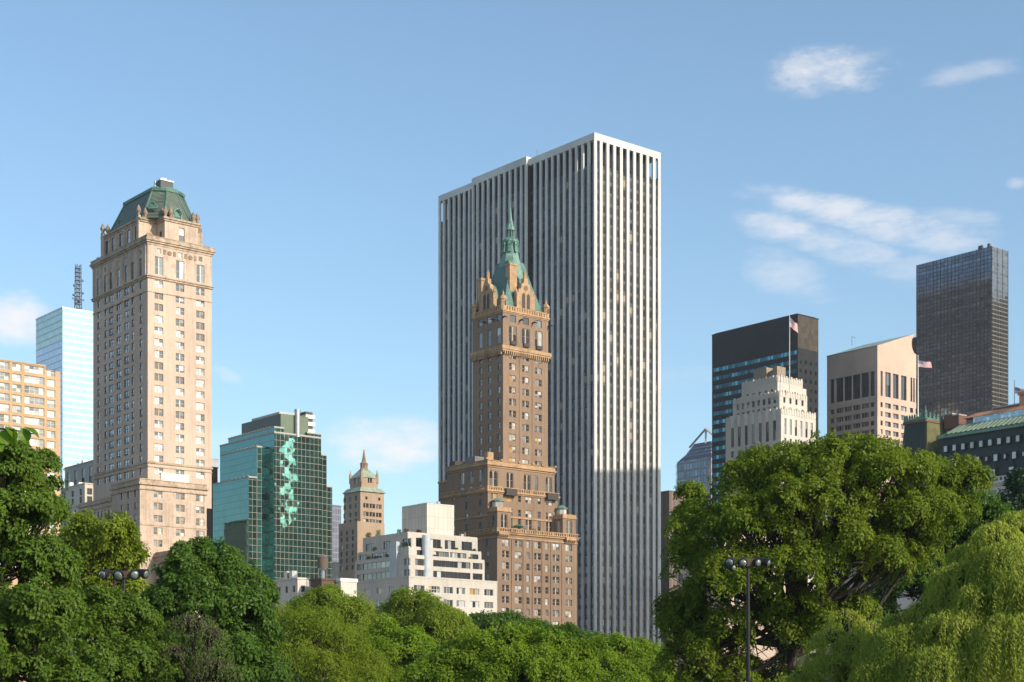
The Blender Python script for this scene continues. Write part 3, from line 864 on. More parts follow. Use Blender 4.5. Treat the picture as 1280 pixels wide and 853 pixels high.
    b.box('stair_head', stone, 1.5, 4, 7, 9, zC + 1.4, zC + 4.2)
    # corner turrets on the terrace
    for (x0, x1, y0, y1, top, cap) in ((.25, 6.2, .25, 5.2, 637.5, 0), (29.3, 35.3, .25, 6.5, 641.5, 1)):
        zt = b.z(top + (5 if cap else 0), x0, y0)
        c = (x0 + x1) / 2
        b.block(brick, x0, x1, y0, y1, zA, zt, [(c - 1.35, c + 1.35, zA + 1.6, zA + 6.2, arch2)], [(y0 + 1.6, y0 + 3.2, zA + 1.6, zA + 6, arch1)], 'turret_wall')
        b.ring('turret_cornice', stone, x0, x1, y0, y1, [(zt - .4, zt + .2, .3), (zt + .2, zt + 1.1, .1)])
        cx, cy = (x0 + .2 + x1 - .8) / 2, (y0 + y1) / 2 + .6
        mb = MB(); mb.lathe(cx, cy, [(1.9, zt + .3), (1.9, zt + 3.2)], 8); l = b.part(mb, 'lantern_room', stone)
        for k in range(8):
            a = 2 * math.pi * k / 8
            mb = MB(); mb.box(-.5, .5, -.06, .06, 0, 1.7); o = b.part(mb, 'lantern_pane', M['pane_pale'], l)
            o.location = (cx + 1.78 * math.cos(a), cy + 1.78 * math.sin(a), zt + 1.2); o.rotation_euler = (0, 0, a + math.pi / 2)
        mb = MB(); mb.lathe(cx, cy, [(2.3, zt + 3.2), (2.35, zt + 3.5), (1.2, zt + 4.2), (.1, zt + 4.7)], 8); b.part(mb, 'lantern_roof', copper_pale, l)
    # shaft
    u0, v0 = 9.0, 8.0; u1, v1 = 29.2, 24.6
    zS0, zS1, zT = zC, b.z(438, u0, v0), b.z(387.5, u0, v0)
    rows = [b.z(456.3, u0, v0) - 4.05 * i for i in range(9)]
    stS = Style(2, True, .08, .5, 'frame_stone', (.5, .36, .12, .02), ac=.2)
    cR = [b.u(p, v0) for p in (640.8, 657, 673)]
    cL = [b.v(p, u0) for p in (600.7, 611.8, 623.6)]
    wr = [(c - 1.5, c + 1.5, z - 1.15, z + 1.1, stS) for c in cR for z in rows + [b.z(442.5, u0, v0)]]
    wl = [(c - .75, c + .75, z - 1.2, z + 1.1, wL) for c in cL for z in rows + [b.z(442.5, u0, v0)]]
    b.block(brick, u0, u1, v0, v1, zS0, zS1, wr, wl, 'shaft_wall')
    for a in (cR[0] + 3.1, cR[1] + 3.1):
        b.box('pier', brick, a - .22, a + .22, v0 - .16, v0, zS0, zS1 - 1.2)
    arc = Style(2, True, .12, .55, 'frame_stone', (.75, .1, .15, 0), arch=True)
    sqw = Style(1, False, .12, .4, 'frame_dark', (.1, .5, .4, 0))
    wr = [(c - 1.75, c + 1.75, zS1 + 3.4, zS1 + 8.8, arc) for c in cR] + [(c - 1.4, c + 1.4, zT - 3.6, zT - 1.2, sqw) for c in cR]
    wl = [(c - 1.1, c + 1.1, zS1 + 2.8, zS1 + 8.2, Style(1, True, .12, .4, 'frame_stone', (.5, .3, .2, 0), arch=True)) for c in cL] + [(c - 1.2, c + 1.2, zT - 3.4, zT - 1.2, sqw) for c in cL]
    b.block(brick, u0 - .1, u1 + .1, v0 - .1, v1 + .1, zS1, zT, wr, wl, 'belfry_wall')
    for c in cR: b.box('window_balcony', dark, c - 1.3, c + 1.3, v0 - .75, v0 - .15, zS1 + 2.4, zS1 + 3.6)
    # corbelled balcony
    b.ring('balcony_cornice', stone, u0, u1, v0, v1, [(zS1 - .5, zS1 - .1, .35), (zS1 - .1, zS1 + .5, .75), (zS1 + .5, zS1 + 1.7, .95)])
    mb = MB()
    for k in range(22):
        x = u0 + .2 + k * (u1 - u0 - .8) / 21; mb.box(x, x + .4, v0 - .8, v0 - .3, zS1 - 1.3, zS1 - .1)
    for k in range(18):
        y = v0 + .2 + k * (v1 - v0 - .8) / 17; mb.box(u0 - .8, u0 - .3, y, y + .4, zS1 - 1.3, zS1 - .1)
    b.part(mb, 'corbels', stone)
    # top cornice and pierced parapet
    b.ring('top_cornice', stone, u0, u1, v0, v1, [(zT - .7, zT - .3, .3), (zT - .3, zT + .25, .55)])
    mb = MB()
    def crenel(along, fix, a0, a1):
        n = int((a1 - a0) / 1.1)
        for k in range(n):
            x = a0 + k * (a1 - a0) / n
            if along == 'u': mb.box(x, x + .75, fix, fix + .3, zT + .25, zT + 1.5)
            else: mb.box(fix, fix + .3, x, x + .75, zT + .25, zT + 1.5)
        if along == 'u': mb.box(a0, a1, fix - .05, fix + .35, zT + 1.5, zT + 1.8)
        else: mb.box(fix - .05, fix + .35, a0, a1, zT + 1.5, zT + 1.8)
    crenel('u', v0 - .4, u0 - .4, u1 + .4); crenel('v', u0 - .4, v0 - .05, v1 + .4); crenel('v', u1 + .1, v0 - .05, v1 + .4)
    b.part(mb, 'parapet', stone)
    # gargoyles
    for c in (u0 - .2, cR[0] + 3.1, cR[1] + 3.1, u1 + .2):
        mb = MB(); mb.tube([(c, v0, zT - 2.6), (c, v0 - 1.2, zT - 2.4), (c, v0 - 2.3, zT - 2.9)], [.38, .3, .18], 6); b.part(mb, 'gargoyle', dark)
    for c in (cL[0] - 2.8, cL[1] - 2.6):
        mb = MB(); mb.tube([(u0, c, zT - 2.6), (u0 - 1.2, c, zT - 2.4), (u0 - 2.3, c, zT - 2.9)], [.38, .3, .18], 6); b.part(mb, 'gargoyle', dark)
    # corner pinnacles
    for (x, y) in ((u0 + .5, v0 + .5), (u1 - .5, v0 + .5), (u0 + .5, v1 - .5), (u1 - .5, v1 - .5)):
        mb = MB(); mb.lathe(x, y, [(1.25, zT + .2), (1.25, zT + 3.6), (1.45, zT + 3.7), (1.45, zT + 4.1), (.9, zT + 4.9), (.35, zT + 5.3), (.42, zT + 5.7), (.1, zT + 6.9)], 8)
        b.part(mb, 'pinnacle', stone)
        mb = MB(); mb.box(x - .3, x + .3, y - 1.27, y - 1.0, zT + 1.6, zT + 3.2); b.part(mb, 'pinnacle_slot', dark)
    # gabled dormers, one on each face
    def gable(side, c, pl, w, h):
        A = [(-w / 2, 0), (-w / 2, h * .56), (-w * .40, h * .56), (-w * .40, h * .66), (-w * .28, h * .68), (-w * .22, h * .82), (-w * .11, h * .86), (-w * .1, h * 1.0), (w * .1, h * 1.0), (w * .11, h * .86),
             (w * .22, h * .82), (w * .28, h * .68), (w * .40, h * .66), (w * .40, h * .56), (w / 2, h * .56), (w / 2, 0)]
        mb = MB()
        def P(a, d, z): return (c + a, pl + d, zT + .25 + z) if side == 'u' else (pl + d, c - a, zT + .25 + z)
        mb.prism([P(a, 0, z) for a, z in A], [P(a, 1.5, z) for a, z in A])
        g = b.part(mb, 'gable_wall', stone)
        mb = MB()     # its little roof behind
        mb.prism([P(-w * .4, 1.5, h * .5), P(w * .4, 1.5, h * .5), P(0, 1.5, h * .86)], [P(-w * .4, 6.5, h * .5), P(w * .4, 6.5, h * .5), P(0, 6.5, h * .86)])
        mb.prism([P(-w * .4, 1.5, 0), P(w * .4, 1.5, 0), P(w * .4, 1.5, h * .5), P(-w * .4, 1.5, h * .5)], [P(-w * .4, 6.5, 0), P(w * .4, 6.5, 0), P(w * .4, 6.5, h * .5), P(-w * .4, 6.5, h * .5)])
        b.part(mb, 'gable_roof', copper_pale, g)
        for sg in (-1, 1):
            mb = MB(); a = sg * w * .13; hw = w * .085
            pts = [(a - hw, h * .1), (a + hw, h * .1), (a + hw, h * .5), (a + hw * .6, h * .55), (a, h * .575), (a - hw * .6, h * .55), (a - hw, h * .5)]
            mb.prism([P(x, -.03, z) for x, z in pts], [P(x, .3, z) for x, z in pts]); b.part(mb, 'gable_window', dark, g)
        mb = MB(); pts = [(.85 * math.cos(k * math.pi / 6), h * .72 + .85 * math.sin(k * math.pi / 6)) for k in range(12)]
        mb.prism([P(x, -.14, z) for x, z in pts], [P(x, .1, z) for x, z in pts])
        b.part(mb, 'roundel', mat_ro, g)
        for (a, hh) in ((-w * .45, h * .66), (w * .45, h * .66), (0, h * 1.12)):
            mb = MB(); x, y, z = P(a, .7, hh - .25 * h if a else h * .98)
            mb.lathe(x, y, [(.62, z), (.62, z + h * .17), (.75, z + h * .18), (.35, z + h * .21), (.1, z + h * .27)], 6); b.part(mb, 'gable_finial', stone, g)
    mat_ro = mat_plain('carved roundel', (.2, .12, .07), .85)
    gable('u', (u0 + u1) / 2, v0 - .15, 8.2, 12.2)
    gable('v', (v0 + v1) / 2 + .6, u0 - .15, 7.8, 12.2)
    # chimneys
    mb = MB(); mb.box(14.0, 17.2, 10.4, 12.6, zT, b.z(331, 14, 10.4)); mb.box(13.8, 17.4, 10.2, 12.8, b.z(331, 14, 10.4), b.z(328.5, 14, 10.4)); b.part(mb, 'chimney', stone)
    mb = MB(); mb.box(10.2, 13.4, 21.4, 24, zT, b.z(350, 10, 21)); mb.box(10.0, 13.6, 21.2, 24.2, b.z(350, 10, 21), b.z(347, 10, 21)); b.part(mb, 'chimney', stone)
    # copper roof, lantern and spire
    cx, cy = (u0 + u1) / 2, (v0 + v1) / 2
    zz = lambda y: b.z(y, cx, cy)
    cop = mat_copper('spire copper', (.09, .185, .155), (.045, .10, .088), .9)
    mb = MB()
    mb.frust((u0 + .5, u1 - .5, v0 + .5, v1 - .5), zT + .2, (cx - 5.6, cx + 5.6, cy - 5.2, cy + 5.2), zz(360))
    mb.frust((cx - 5.6, cx + 5.6, cy - 5.2, cy + 5.2), zz(360), (cx - 3.4, cx + 3.4, cy - 3.3, cy + 3.3), zz(330))
    rf = b.part(mb, 'spire_roof', cop)
    mb = MB(); mb.lathe(cx, cy, [(5.2, zz(352)), (3.9, zz(332)), (2.9, zz(318)), (2.3, zz(307)), (2.3, zz(305))], 8); b.part(mb, 'octagon_roof', copper_pale, rf)
    for k in range(8):
        a = 2 * math.pi * k / 8
        mb = MB(); mb.frust((-.55, .55, -.8, .8), 0, (-.55, .55, -.5, .8), 2.6); mb.frust((-.7, .7, -.7, .9), 2.6, (-.05, .05, -.1, .3), 4.4)
        o = b.part(mb, 'lucarne', copper_trim, rf); o.location = (cx + 2.6 * math.cos(a), cy + 2.6 * math.sin(a), zz(317.5)); o.rotation_euler = (0, 0, a + math.pi / 2)
    mb = MB(); mb.lathe(cx, cy, [(2.0, zz(307)), (2.7, zz(305.5)), (3.0, zz(303.5)), (2.9, zz(301.5)), (1.9, zz(299.5)), (1.5, zz(298))], 12); lg = b.part(mb, 'lantern_gallery', copper_trim, rf)
    mb = MB(); mb.lathe(cx, cy, [(.75, zz(299)), (.75, zz(288))], 8); b.part(mb, 'lantern_core', roof_dark, rf)
    for k in range(8):
        a = 2 * math.pi * (k + .5) / 8
        mb = MB(); mb.tube([(cx + 1.25 * math.cos(a), cy + 1.25 * math.sin(a), zz(299)), (cx + 1.2 * math.cos(a), cy + 1.2 * math.sin(a), zz(288.5))], .22, 6); b.part(mb, 'lantern_column', copper_trim, rf)
        x, y = cx + 2.75 * math.cos(a), cy + 2.75 * math.sin(a)
        mb = MB(); mb.lathe(x, y, [(.22, zz(303.5)), (.25, zz(301)), (.05, zz(298.5))], 6); b.part(mb, 'lantern_finial', copper_trim, rf)
    mb = MB(); mb.lathe(cx, cy, [(1.6, zz(289)), (1.75, zz(288)), (1.55, zz(286.5)), (1.15, zz(282.5)), (.62, zz(274)), (.3, zz(265)), (.12, zz(258)), (.04, zz(255.5))], 8); b.part(mb, 'spire', copper_pale, rf)
    for k, y in ((0, 284.5), (2, 284.5), (5, 284.5), (7, 284.5)):
        a = 2 * math.pi * (k + .5) / 8; mb = MB(); mb.lathe(cx + 1.3 * math.cos(a), cy + 1.3 * math.sin(a), [(.18, zz(287)), (.2, zz(284)), (.04, zz(281.5))], 5); b.part(mb, 'spire_crocket', copper_trim, rf)
    b.finish()
    return b
SPIRE = spire_hotel()

# ================================================================== THE GREEN GLASS TOWER
def green_tower():
    b = Bld('glass_tower', 'stepped office tower of dark green mirror glass with pale mullion grid', 'building', 343, 520)
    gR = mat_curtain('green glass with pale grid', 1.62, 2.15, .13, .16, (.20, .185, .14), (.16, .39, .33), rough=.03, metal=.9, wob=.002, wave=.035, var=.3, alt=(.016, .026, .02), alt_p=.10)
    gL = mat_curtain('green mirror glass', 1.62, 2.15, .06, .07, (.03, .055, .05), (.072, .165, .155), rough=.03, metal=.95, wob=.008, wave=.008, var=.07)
    teal = mat_curtain('teal glass strip', 2.2, 4.3, .05, .6, (.05, .17, .15), (.04, .15, .13), rough=.12, metal=.5, var=.3)
    lampm = mat_plain('parapet edge', (.36, .35, .31), .6)
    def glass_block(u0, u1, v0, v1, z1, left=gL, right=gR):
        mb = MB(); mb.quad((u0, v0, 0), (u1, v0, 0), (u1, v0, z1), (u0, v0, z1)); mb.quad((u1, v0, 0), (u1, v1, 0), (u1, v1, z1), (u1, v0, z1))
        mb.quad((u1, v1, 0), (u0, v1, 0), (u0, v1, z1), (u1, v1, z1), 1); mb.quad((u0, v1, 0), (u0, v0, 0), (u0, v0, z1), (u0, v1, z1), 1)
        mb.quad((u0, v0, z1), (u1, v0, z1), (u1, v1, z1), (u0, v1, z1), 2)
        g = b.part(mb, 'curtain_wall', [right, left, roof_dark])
        mb = MB(); mb.box(u0 - .12, u1 + .1, v0 - .12, v0 + .1, z1 - .15, z1 + .35); mb.box(u0 - .12, u0 + .1, v0 + .1, v1 + .1, z1 - .15, z1 + .35)
        b.part(mb, 'parapet_edge', lampm, g)
        return g
    zt = b.z(535)
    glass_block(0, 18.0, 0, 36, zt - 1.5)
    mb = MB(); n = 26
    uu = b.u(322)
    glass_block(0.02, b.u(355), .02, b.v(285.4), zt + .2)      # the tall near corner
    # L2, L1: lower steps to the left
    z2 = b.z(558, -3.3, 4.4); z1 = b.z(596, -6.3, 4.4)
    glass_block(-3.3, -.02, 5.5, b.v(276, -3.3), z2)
    glass_block(-6.3, -3.32, 5.6, b.v(266, -6.3), z1)
    mb = MB(); mb.box(-.12, -.01, .15, 5.45, 0, zt - 8); b.part(mb, 'recess_strip', teal)
    # parapet lamps along the steps
    for (u, v0, v1, z, n) in ((-6.3, 6, 22, z1, 7), (-3.3, 6, 18, z2, 7), (0, 3, 28, zt + .2, 14)):
        for k in range(n):
            mb = MB(); y = v0 + (v1 - v0) * k / (n - 1); mb.box(u - .1, u + .1, y - .12, y + .12, z + .35, z + .6); b.part(mb, 'parapet_lamp', lampm)
    # right steps
    glass_block(18.02, 20.8, .9, 32, b.z(569, 20, 0)); glass_block(20.82, 23.6, 1.8, 28, b.z(608, 22, 0))
    # toothed notch at the top of the right face, and the taller end bay
    glass_block(b.u(384), 18.01, -.02, 20, b.z(541, 12, 0))
    # penthouse
    ph = mat_plain('olive green panel', (.115, .155, .095), .6, 0, .08)
    phd = mat_plain('dark green panel', (.055, .085, .07), .5, 0, .08)
    pu0, pv0 = 3.0, 1.0
    zp = b.z(517, pu0, pv0)
    mb = MB(); u0, u1, v0, v1 = pu0, b.u(385.5, pv0), pv0, b.v(302, pu0)
    z0 = zt - 6
    mb.quad((u0, v0, z0), (u1, v0, z0), (u1, v0, zp), (u0, v0, zp)); mb.quad((u1, v0, z0), (u1, v1, z0), (u1, v1, zp), (u1, v0, zp))
    mb.quad((u1, v1, z0), (u0, v1, z0), (u0, v1, zp), (u1, v1, zp)); mb.quad((u0, v1, z0), (u0, v0, z0), (u0, v0, zp), (u0, v1, zp), 1)
    mb.quad((u0, v0, zp), (u1, v0, zp), (u1, v1, zp), (u0, v1, zp), 1)
    b.part(mb, 'penthouse', [ph, phd])
    mb = MB(); x = b.u(371.7, pv0 - .6); mb.lathe(x, pv0 - .6, [(.95, b.z(543)), (.95, zp + 1.2), (1.05, zp + 1.2), (1.05, zp + 1.9), (.7, zp + 1.9)], 16); b.part(mb, 'flue', metal_grey, smooth=False)
    b.box('upper_penthouse', mat_plain('pale concrete', (.52, .49, .43), .8), 5.5, 12, 6, 24, zp - .5, zp + 1.6)
    x0 = u1
    for k in range(3):
        z = b.z(540 - k * 9.0, 12, 2); b.box('louvre_stack', white_paint, u1 + .02, 17.2, 2.5, 9, z, z + 1.3)
        b.box('louvre_gap', roof_dark, u1 + .05, 16.6, 3, 8.6, z + 1.3, z + 2.35)
    return b
green_tower()

# ================================================================== THE WHITE TERRACED APARTMENTS
def terraced():
    b = Bld('terraced_apartments', 'white brick apartment house stepping back in planted terraces', 'building', 511.2, 430)
    wht = mat_stone('white glazed brick', (.51, .46, .40), .6, .25, .5, .2, .05, fine=.05)
    U, V = 30.7, 28.6
    zA = b.z(721.7)
    tri = Style(3, False, .07, .09, 'frame_pale', (.45, .2, .3, .05)); qd = Style(4, True, .07, .09, 'frame_pale', (.4, .2, .35, .05))
    band = Style(9, False, .05, .1, 'frame_dark', (.8, .05, .15, 0)); bandL = Style(6, False, .05, .1, 'frame_dark', (.35, .25, .4, 0)); small = Style(3, False, .06, .1, 'frame_dark', (.7, .1, .2, 0))
    door = Style(3, False, .08, .1, 'frame_dark', (.85, .05, .1, 0))
    rows = [b.z(735) - 3.55 * i for i in range(7)]
    wr = []
    for i, z in enumerate(rows):
        for px, w in ((524, 3.6), (543, 3.6), (560.5, 3.1), (576, 3.0), (593, 3.4), (611, 3.2)):
            c = b.u(px); wr.append((c - w / 2, c + w / 2, z - .95, z + .85, tri if px != 543 else qd))
    wl = [(c - 1.4, c + 1.4, z - .95, z + .85, tri) for z in rows for c in (2.2, 8.2, 14, 20, 25.5)]
    b.block(wht, 0, U, 0, V, 0, zA, wr, wl, 'lower_wall', depth=.3)
    # tier 2: two floors of ribbon windows
    u0, v0, u1, v1 = 0.7, 1.0, b.u(605.7, 1.0), b.v(443.5, .7)
    zB = b.z(697, u0, v0)
    zr = [zA + .55, zA + 3.5]
    wr = []
    for z in zr:
        for p0, p1, st in ((519, 531, small), (541.5, 588, band), (591, 603, small)):
            a0, a1 = b.u(p0, v0), b.u(p1, v0); wr.append((a0, a1, z, z + 1.75, st))
    wl = []
    for z in zr:
        for p0, p1, st in ((505, 512, small), (453, 487, bandL), (446, 452, small)):
            a1, a0 = b.v(p0, u0), b.v(p1, u0); wl.append((a0, a1, z, z + 1.75, st))
    b.block(wht, u0, u1, v0, v1, zA, zA + 5.9, wr, wl, 'second_wall')
    b.ring('terrace_edge', wht, 0, U, 0, V, [(zA - .02, zA + .4, .08)])
    zB = zA + 5.9
    # tier 3
    u2, v2, u3, v3 = 1.5, 2.2, b.u(601.7, 2.2), b.v(447, 1.5)
    wr = [(b.u(521, v2), b.u(531, v2), zB + .5, zB + 1.9, small), (b.u(543, v2), b.u(561, v2), zB + .45, zB + 1.95, bandL), (b.u(562.5, v2), b.u(583, v2), zB + .45, zB + 1.95, bandL), (b.u(588, v2), b.u(598, v2), zB + .45, zB + 1.9, small)]
    wl = [(b.v(486, u2), b.v(464, u2), zB + .4, zB + 1.9, bandL), (b.v(460, u2), b.v(449, u2), zB + .4, zB + 1.9, small)]
    zC = zB + 2.4
    b.block(wht, u2, u3, v2, v3, zB, zC, wr, wl, 'third_wall')
    # tier 4
    u4, v4, u5, v5 = 2.2, 3.6, b.u(597, 3.6), b.v(453.5, 2.2)
    zD = b.z(666.5, u4, v4)
    wr = [(b.u(p0, v4), b.u(p1, v4), zC + .2, zC + 3.0, door) for p0, p1 in ((520, 530), (537.5, 551), (556, 569), (577, 590))]
    wl = [(b.v(p1, u4), b.v(p0, u4), zC + .25, zC + 2.6, door) for p0, p1 in ((503, 514), (479, 489), (457, 466))]
    b.block(wht, u4, u5, v4, v5, zC, zD, wr, wl, 'fourth_wall')
    # solid pale shafts for rounded recesses, recess shade painted as blue grey
    ch = mat_plain('blue grey recess shade', (.42, .45, .47), .5)
    for (x, y, z0, z1, r) in ((b.u(534.5, .9), 1.25, zA + .4, zD - .5, 1.15),):
        mb = MB(); mb.lathe(x, y + .3, [(r, z0), (r, z1)], 16); b.part(mb, 'recess_shade', ch)
    yv = b.v(492, .6); mb = MB(); mb.box(.35, 3, yv - 1.6, yv + 1.6, zA + .4, zD - 2.2); b.part(mb, 'recess_shade', ch)
    # railings of the terraces
    mb = MB()
    for (z, ua, va, ub, vb) in ((zB, u0, v0, u1, v1), (zC, u2, v2, u3, v3), (zD, u4, v4, u5, v5)):
        mb.box(ua, ub, va + .1, va + .2, z, z + .4); mb.box(ua + .1, ua + .2, va + .2, vb, z, z + .4)
    b.part(mb, 'terrace_parapet', wht)
    for (x, y, w, h) in ((20, 10, 1.4, 1.1), (24, 8, 1.0, 1.6), (18, 16, 2.0, 1.0), (5, 22, 1.2, 1.4)):
        mb = MB(); mb.box(x, x + w, y, y + 1.2, zD, zD + h); mb.tube([(x + w + .4, y, zD), (x + w + .4, y, zD + h + .5)], .12, 6); b.part(mb, 'roof_unit', metal_grey)
    # penthouse box with panel joints
    pan = mat_curtain('ribbed concrete panels', 1.55, 3.3, .16, .14, (.42, .37, .31), (.55, .5, .43), rough=.8, metal=0.0, wob=0, wave=0, var=.07, mrough=.0)
    pu, pv = 8.2, 6.2
    a0 = pu; 
    px0 = b.u(533.7, pv)
    pu = px0
    b.box('plant_box', pan, pu, b.u(567.5, pv), pv, b.v(502.5, pu), zD, b.z(628.5, pu, pv))
    b.box('roof_cap', roof_dark, pu + .5, pu + 5, pv + .5, pv + 5, b.z(628.5, pu, pv), b.z(628.5, pu, pv) + .15)
    b.box('flue', metal_grey, pu + 4.6, pu + 5.4, pv + 1, pv + 1.8, b.z(628.5, pu, pv) + .15, b.z(625, pu, pv))
    b.finish()
    return b, dict(zA=zA, zB=zB, zC=zC, zD=zD, u0=u0, v0=v0, u1=u1, v1=v1, u2=u2, v2=v2, u3=u3, v3=v3, u4=u4, v4=v4, u5=u5, v5=v5)
TERR, TQ = terraced()

# ================================================================== SMALLER AND FARTHER BUILDINGS
def lantern_tower():
    b = Bld('brick_tower', 'slim tan brick tower with pale green eaves and a stone lantern on top', 'building', 450.5, 620)
    br = mat_stone('tan brick far', (.45, .325, .225), .5, .25, .6, .25, .08); tr = mat_plain('pale green copper eaves', (.30, .36, .27), .6, 0, .2)
    U, V = b.u(480), b.v(430)
    zA = b.z(614)
    st = Style(2, False, .1, .3, 'frame_stone', (.7, .12, .18, 0)); sl_ = Style(1, False, .1, .3, 'frame_dark', (.7, .1, .2, 0))
    rows = [zA - 3.2 - 3.3 * i for i in range(12)]
    rows = [b.z(y) for y in (622, 631.5, 642, 651, 658.5, 665, 673, 682, 691, 700, 709)]
    wr = [(b.u(p) - 1.3, b.u(p) + 1.3, z - .9, z + .9, st) for z in rows[1:] for p in (457.5, 465.5, 473.5)] + [(b.u(p) - .5, b.u(p) + .5, rows[0] - .6, rows[0] + .6, sl_) for p in (458, 474)]
    wl = [(c - .9, c + .9, z - .9, z + .9, sl_) for z in rows for c in (3, 7, 11)]
    b.block(br, 0, U, 0, V, 0, zA, wr, wl)
    b.block(br, -1.5, U + .2, -.1, V + 1.5, 0, b.z(652), [], [(c - .9, c + .9, z - .9, z + .9, sl_) for z in rows[5:] for c in (3, 7, 11)], 'lower_wall')
    mb = MB(); mb.frust((-.6, U + .6, -.6, V + .6), zA, (.8, U - .8, .8, V - .8), zA + 1.8); b.part(mb, 'eaves', tr)
    zB = b.z(596, 1, 1)
    b.block(br, 1.6, U - 1.8, 1.6, V - 1.8, zA + .5, zB, [(U / 2 - 1, U / 2 + 1, zA + 3.8, zA + 6.4, st)], [(V / 2 - .8, V / 2 + .8, zA + 3.4, zA + 6, sl_)], 'upper_wall')
    for (x, y) in ((1.8, 1.8), (U - 2, 1.8), (1.8, V - 2), (U - 2, V - 2)):
        mb = MB(); mb.lathe(x, y, [(.6, zB - 2), (.6, zB + 1.6), (.3, zB + 2.2), (.1, zB + 3.4)], 6); b.part(mb, 'corner_finial', br)
    mb = MB(); mb.frust((1.3, U - 1.5, 1.3, V - 1.5), zB, (U / 2 - 1.4, U / 2 + 1.4, V / 2 - 1.4, V / 2 + 1.4), zB + 3.6); rf = b.part(mb, 'hip_roof', tr)
    cx, cy = U / 2, V / 2
    zz = lambda y: b.z(y, cx, cy)
    mb = MB(); mb.lathe(cx, cy, [(2.3, zz(592)), (1.9, zz(588.5)), (1.5, zz(586)), (1.5, zz(581)), (1.7, zz(580)), (1.0, zz(578)), (.7, zz(574)), (.4, zz(567)), (.1, zz(562))], 8); b.part(mb, 'lantern', urn_stone, rf)
    b.finish()
lantern_tower()

def tan_apartments():
    b = Bld('brick_apartments', 'orange tan apartment block with wide white framed windows', 'building', -88, 400)
    br = mat_stone('orange tan brick', (.50, .33, .19), .5, .15, .5, .2, .05)
    U = b.u(57); U2 = b.u(75.5, 1.2)
    zt = b.z(438); V = 24
    prs = Style(2, True, .09, .12, 'frame_pale', (.1, .58, .32, 0)); qd = Style(4, True, .09, .12, 'frame_pale', (.12, .5, .38, 0))
    tallq = Style(4, True, .09, .12, 'frame_dark', (.2, .3, .5, 0))
    wr = []; row0 = b.z(445)
    z0 = b.z(459, b.u(20), 0)
    cols = [(b.u(-62), 2.2, prs), (b.u(-30), 5.0, qd), (b.u(0), 5.0, qd), (b.u(21), 2.4, prs), (b.u(43), 5.4, qd)]
    for i in range(20):
        z = z0 - 2.72 * i
        for c, w, st in cols:
            wr.append((c - w / 2, c + w / 2, z - .95, z + .95, st))
    b.block(br, 0, U, 0, V, 0, zt, wr, [])
    c = b.u(63.8, 1.2)
    b.block(br, U + .01, U2, 1.2, V, 0, zt - .6, [(c - 1.15, c + 1.15, z0 - 2.72 * i - .95, z0 - 2.72 * i + .95, prs) for i in range(20)], [], 'side_bay_wall')
    b.ring('coping', br, 0, U, 0, V, [(zt, zt + .35, .12)])
    sp = mat_plain('spandrel panel brown', (.16, .08, .05), .7)
    for i in (1, 4, 8):
        cc = cols[4][0]; z = z0 - 2.72 * i - 1.36
        b.box('spandrel_panel', sp, cc - .9, cc + .9, .03, .25, z - .41, z + .41)
    b.finish()
tan_apartments()

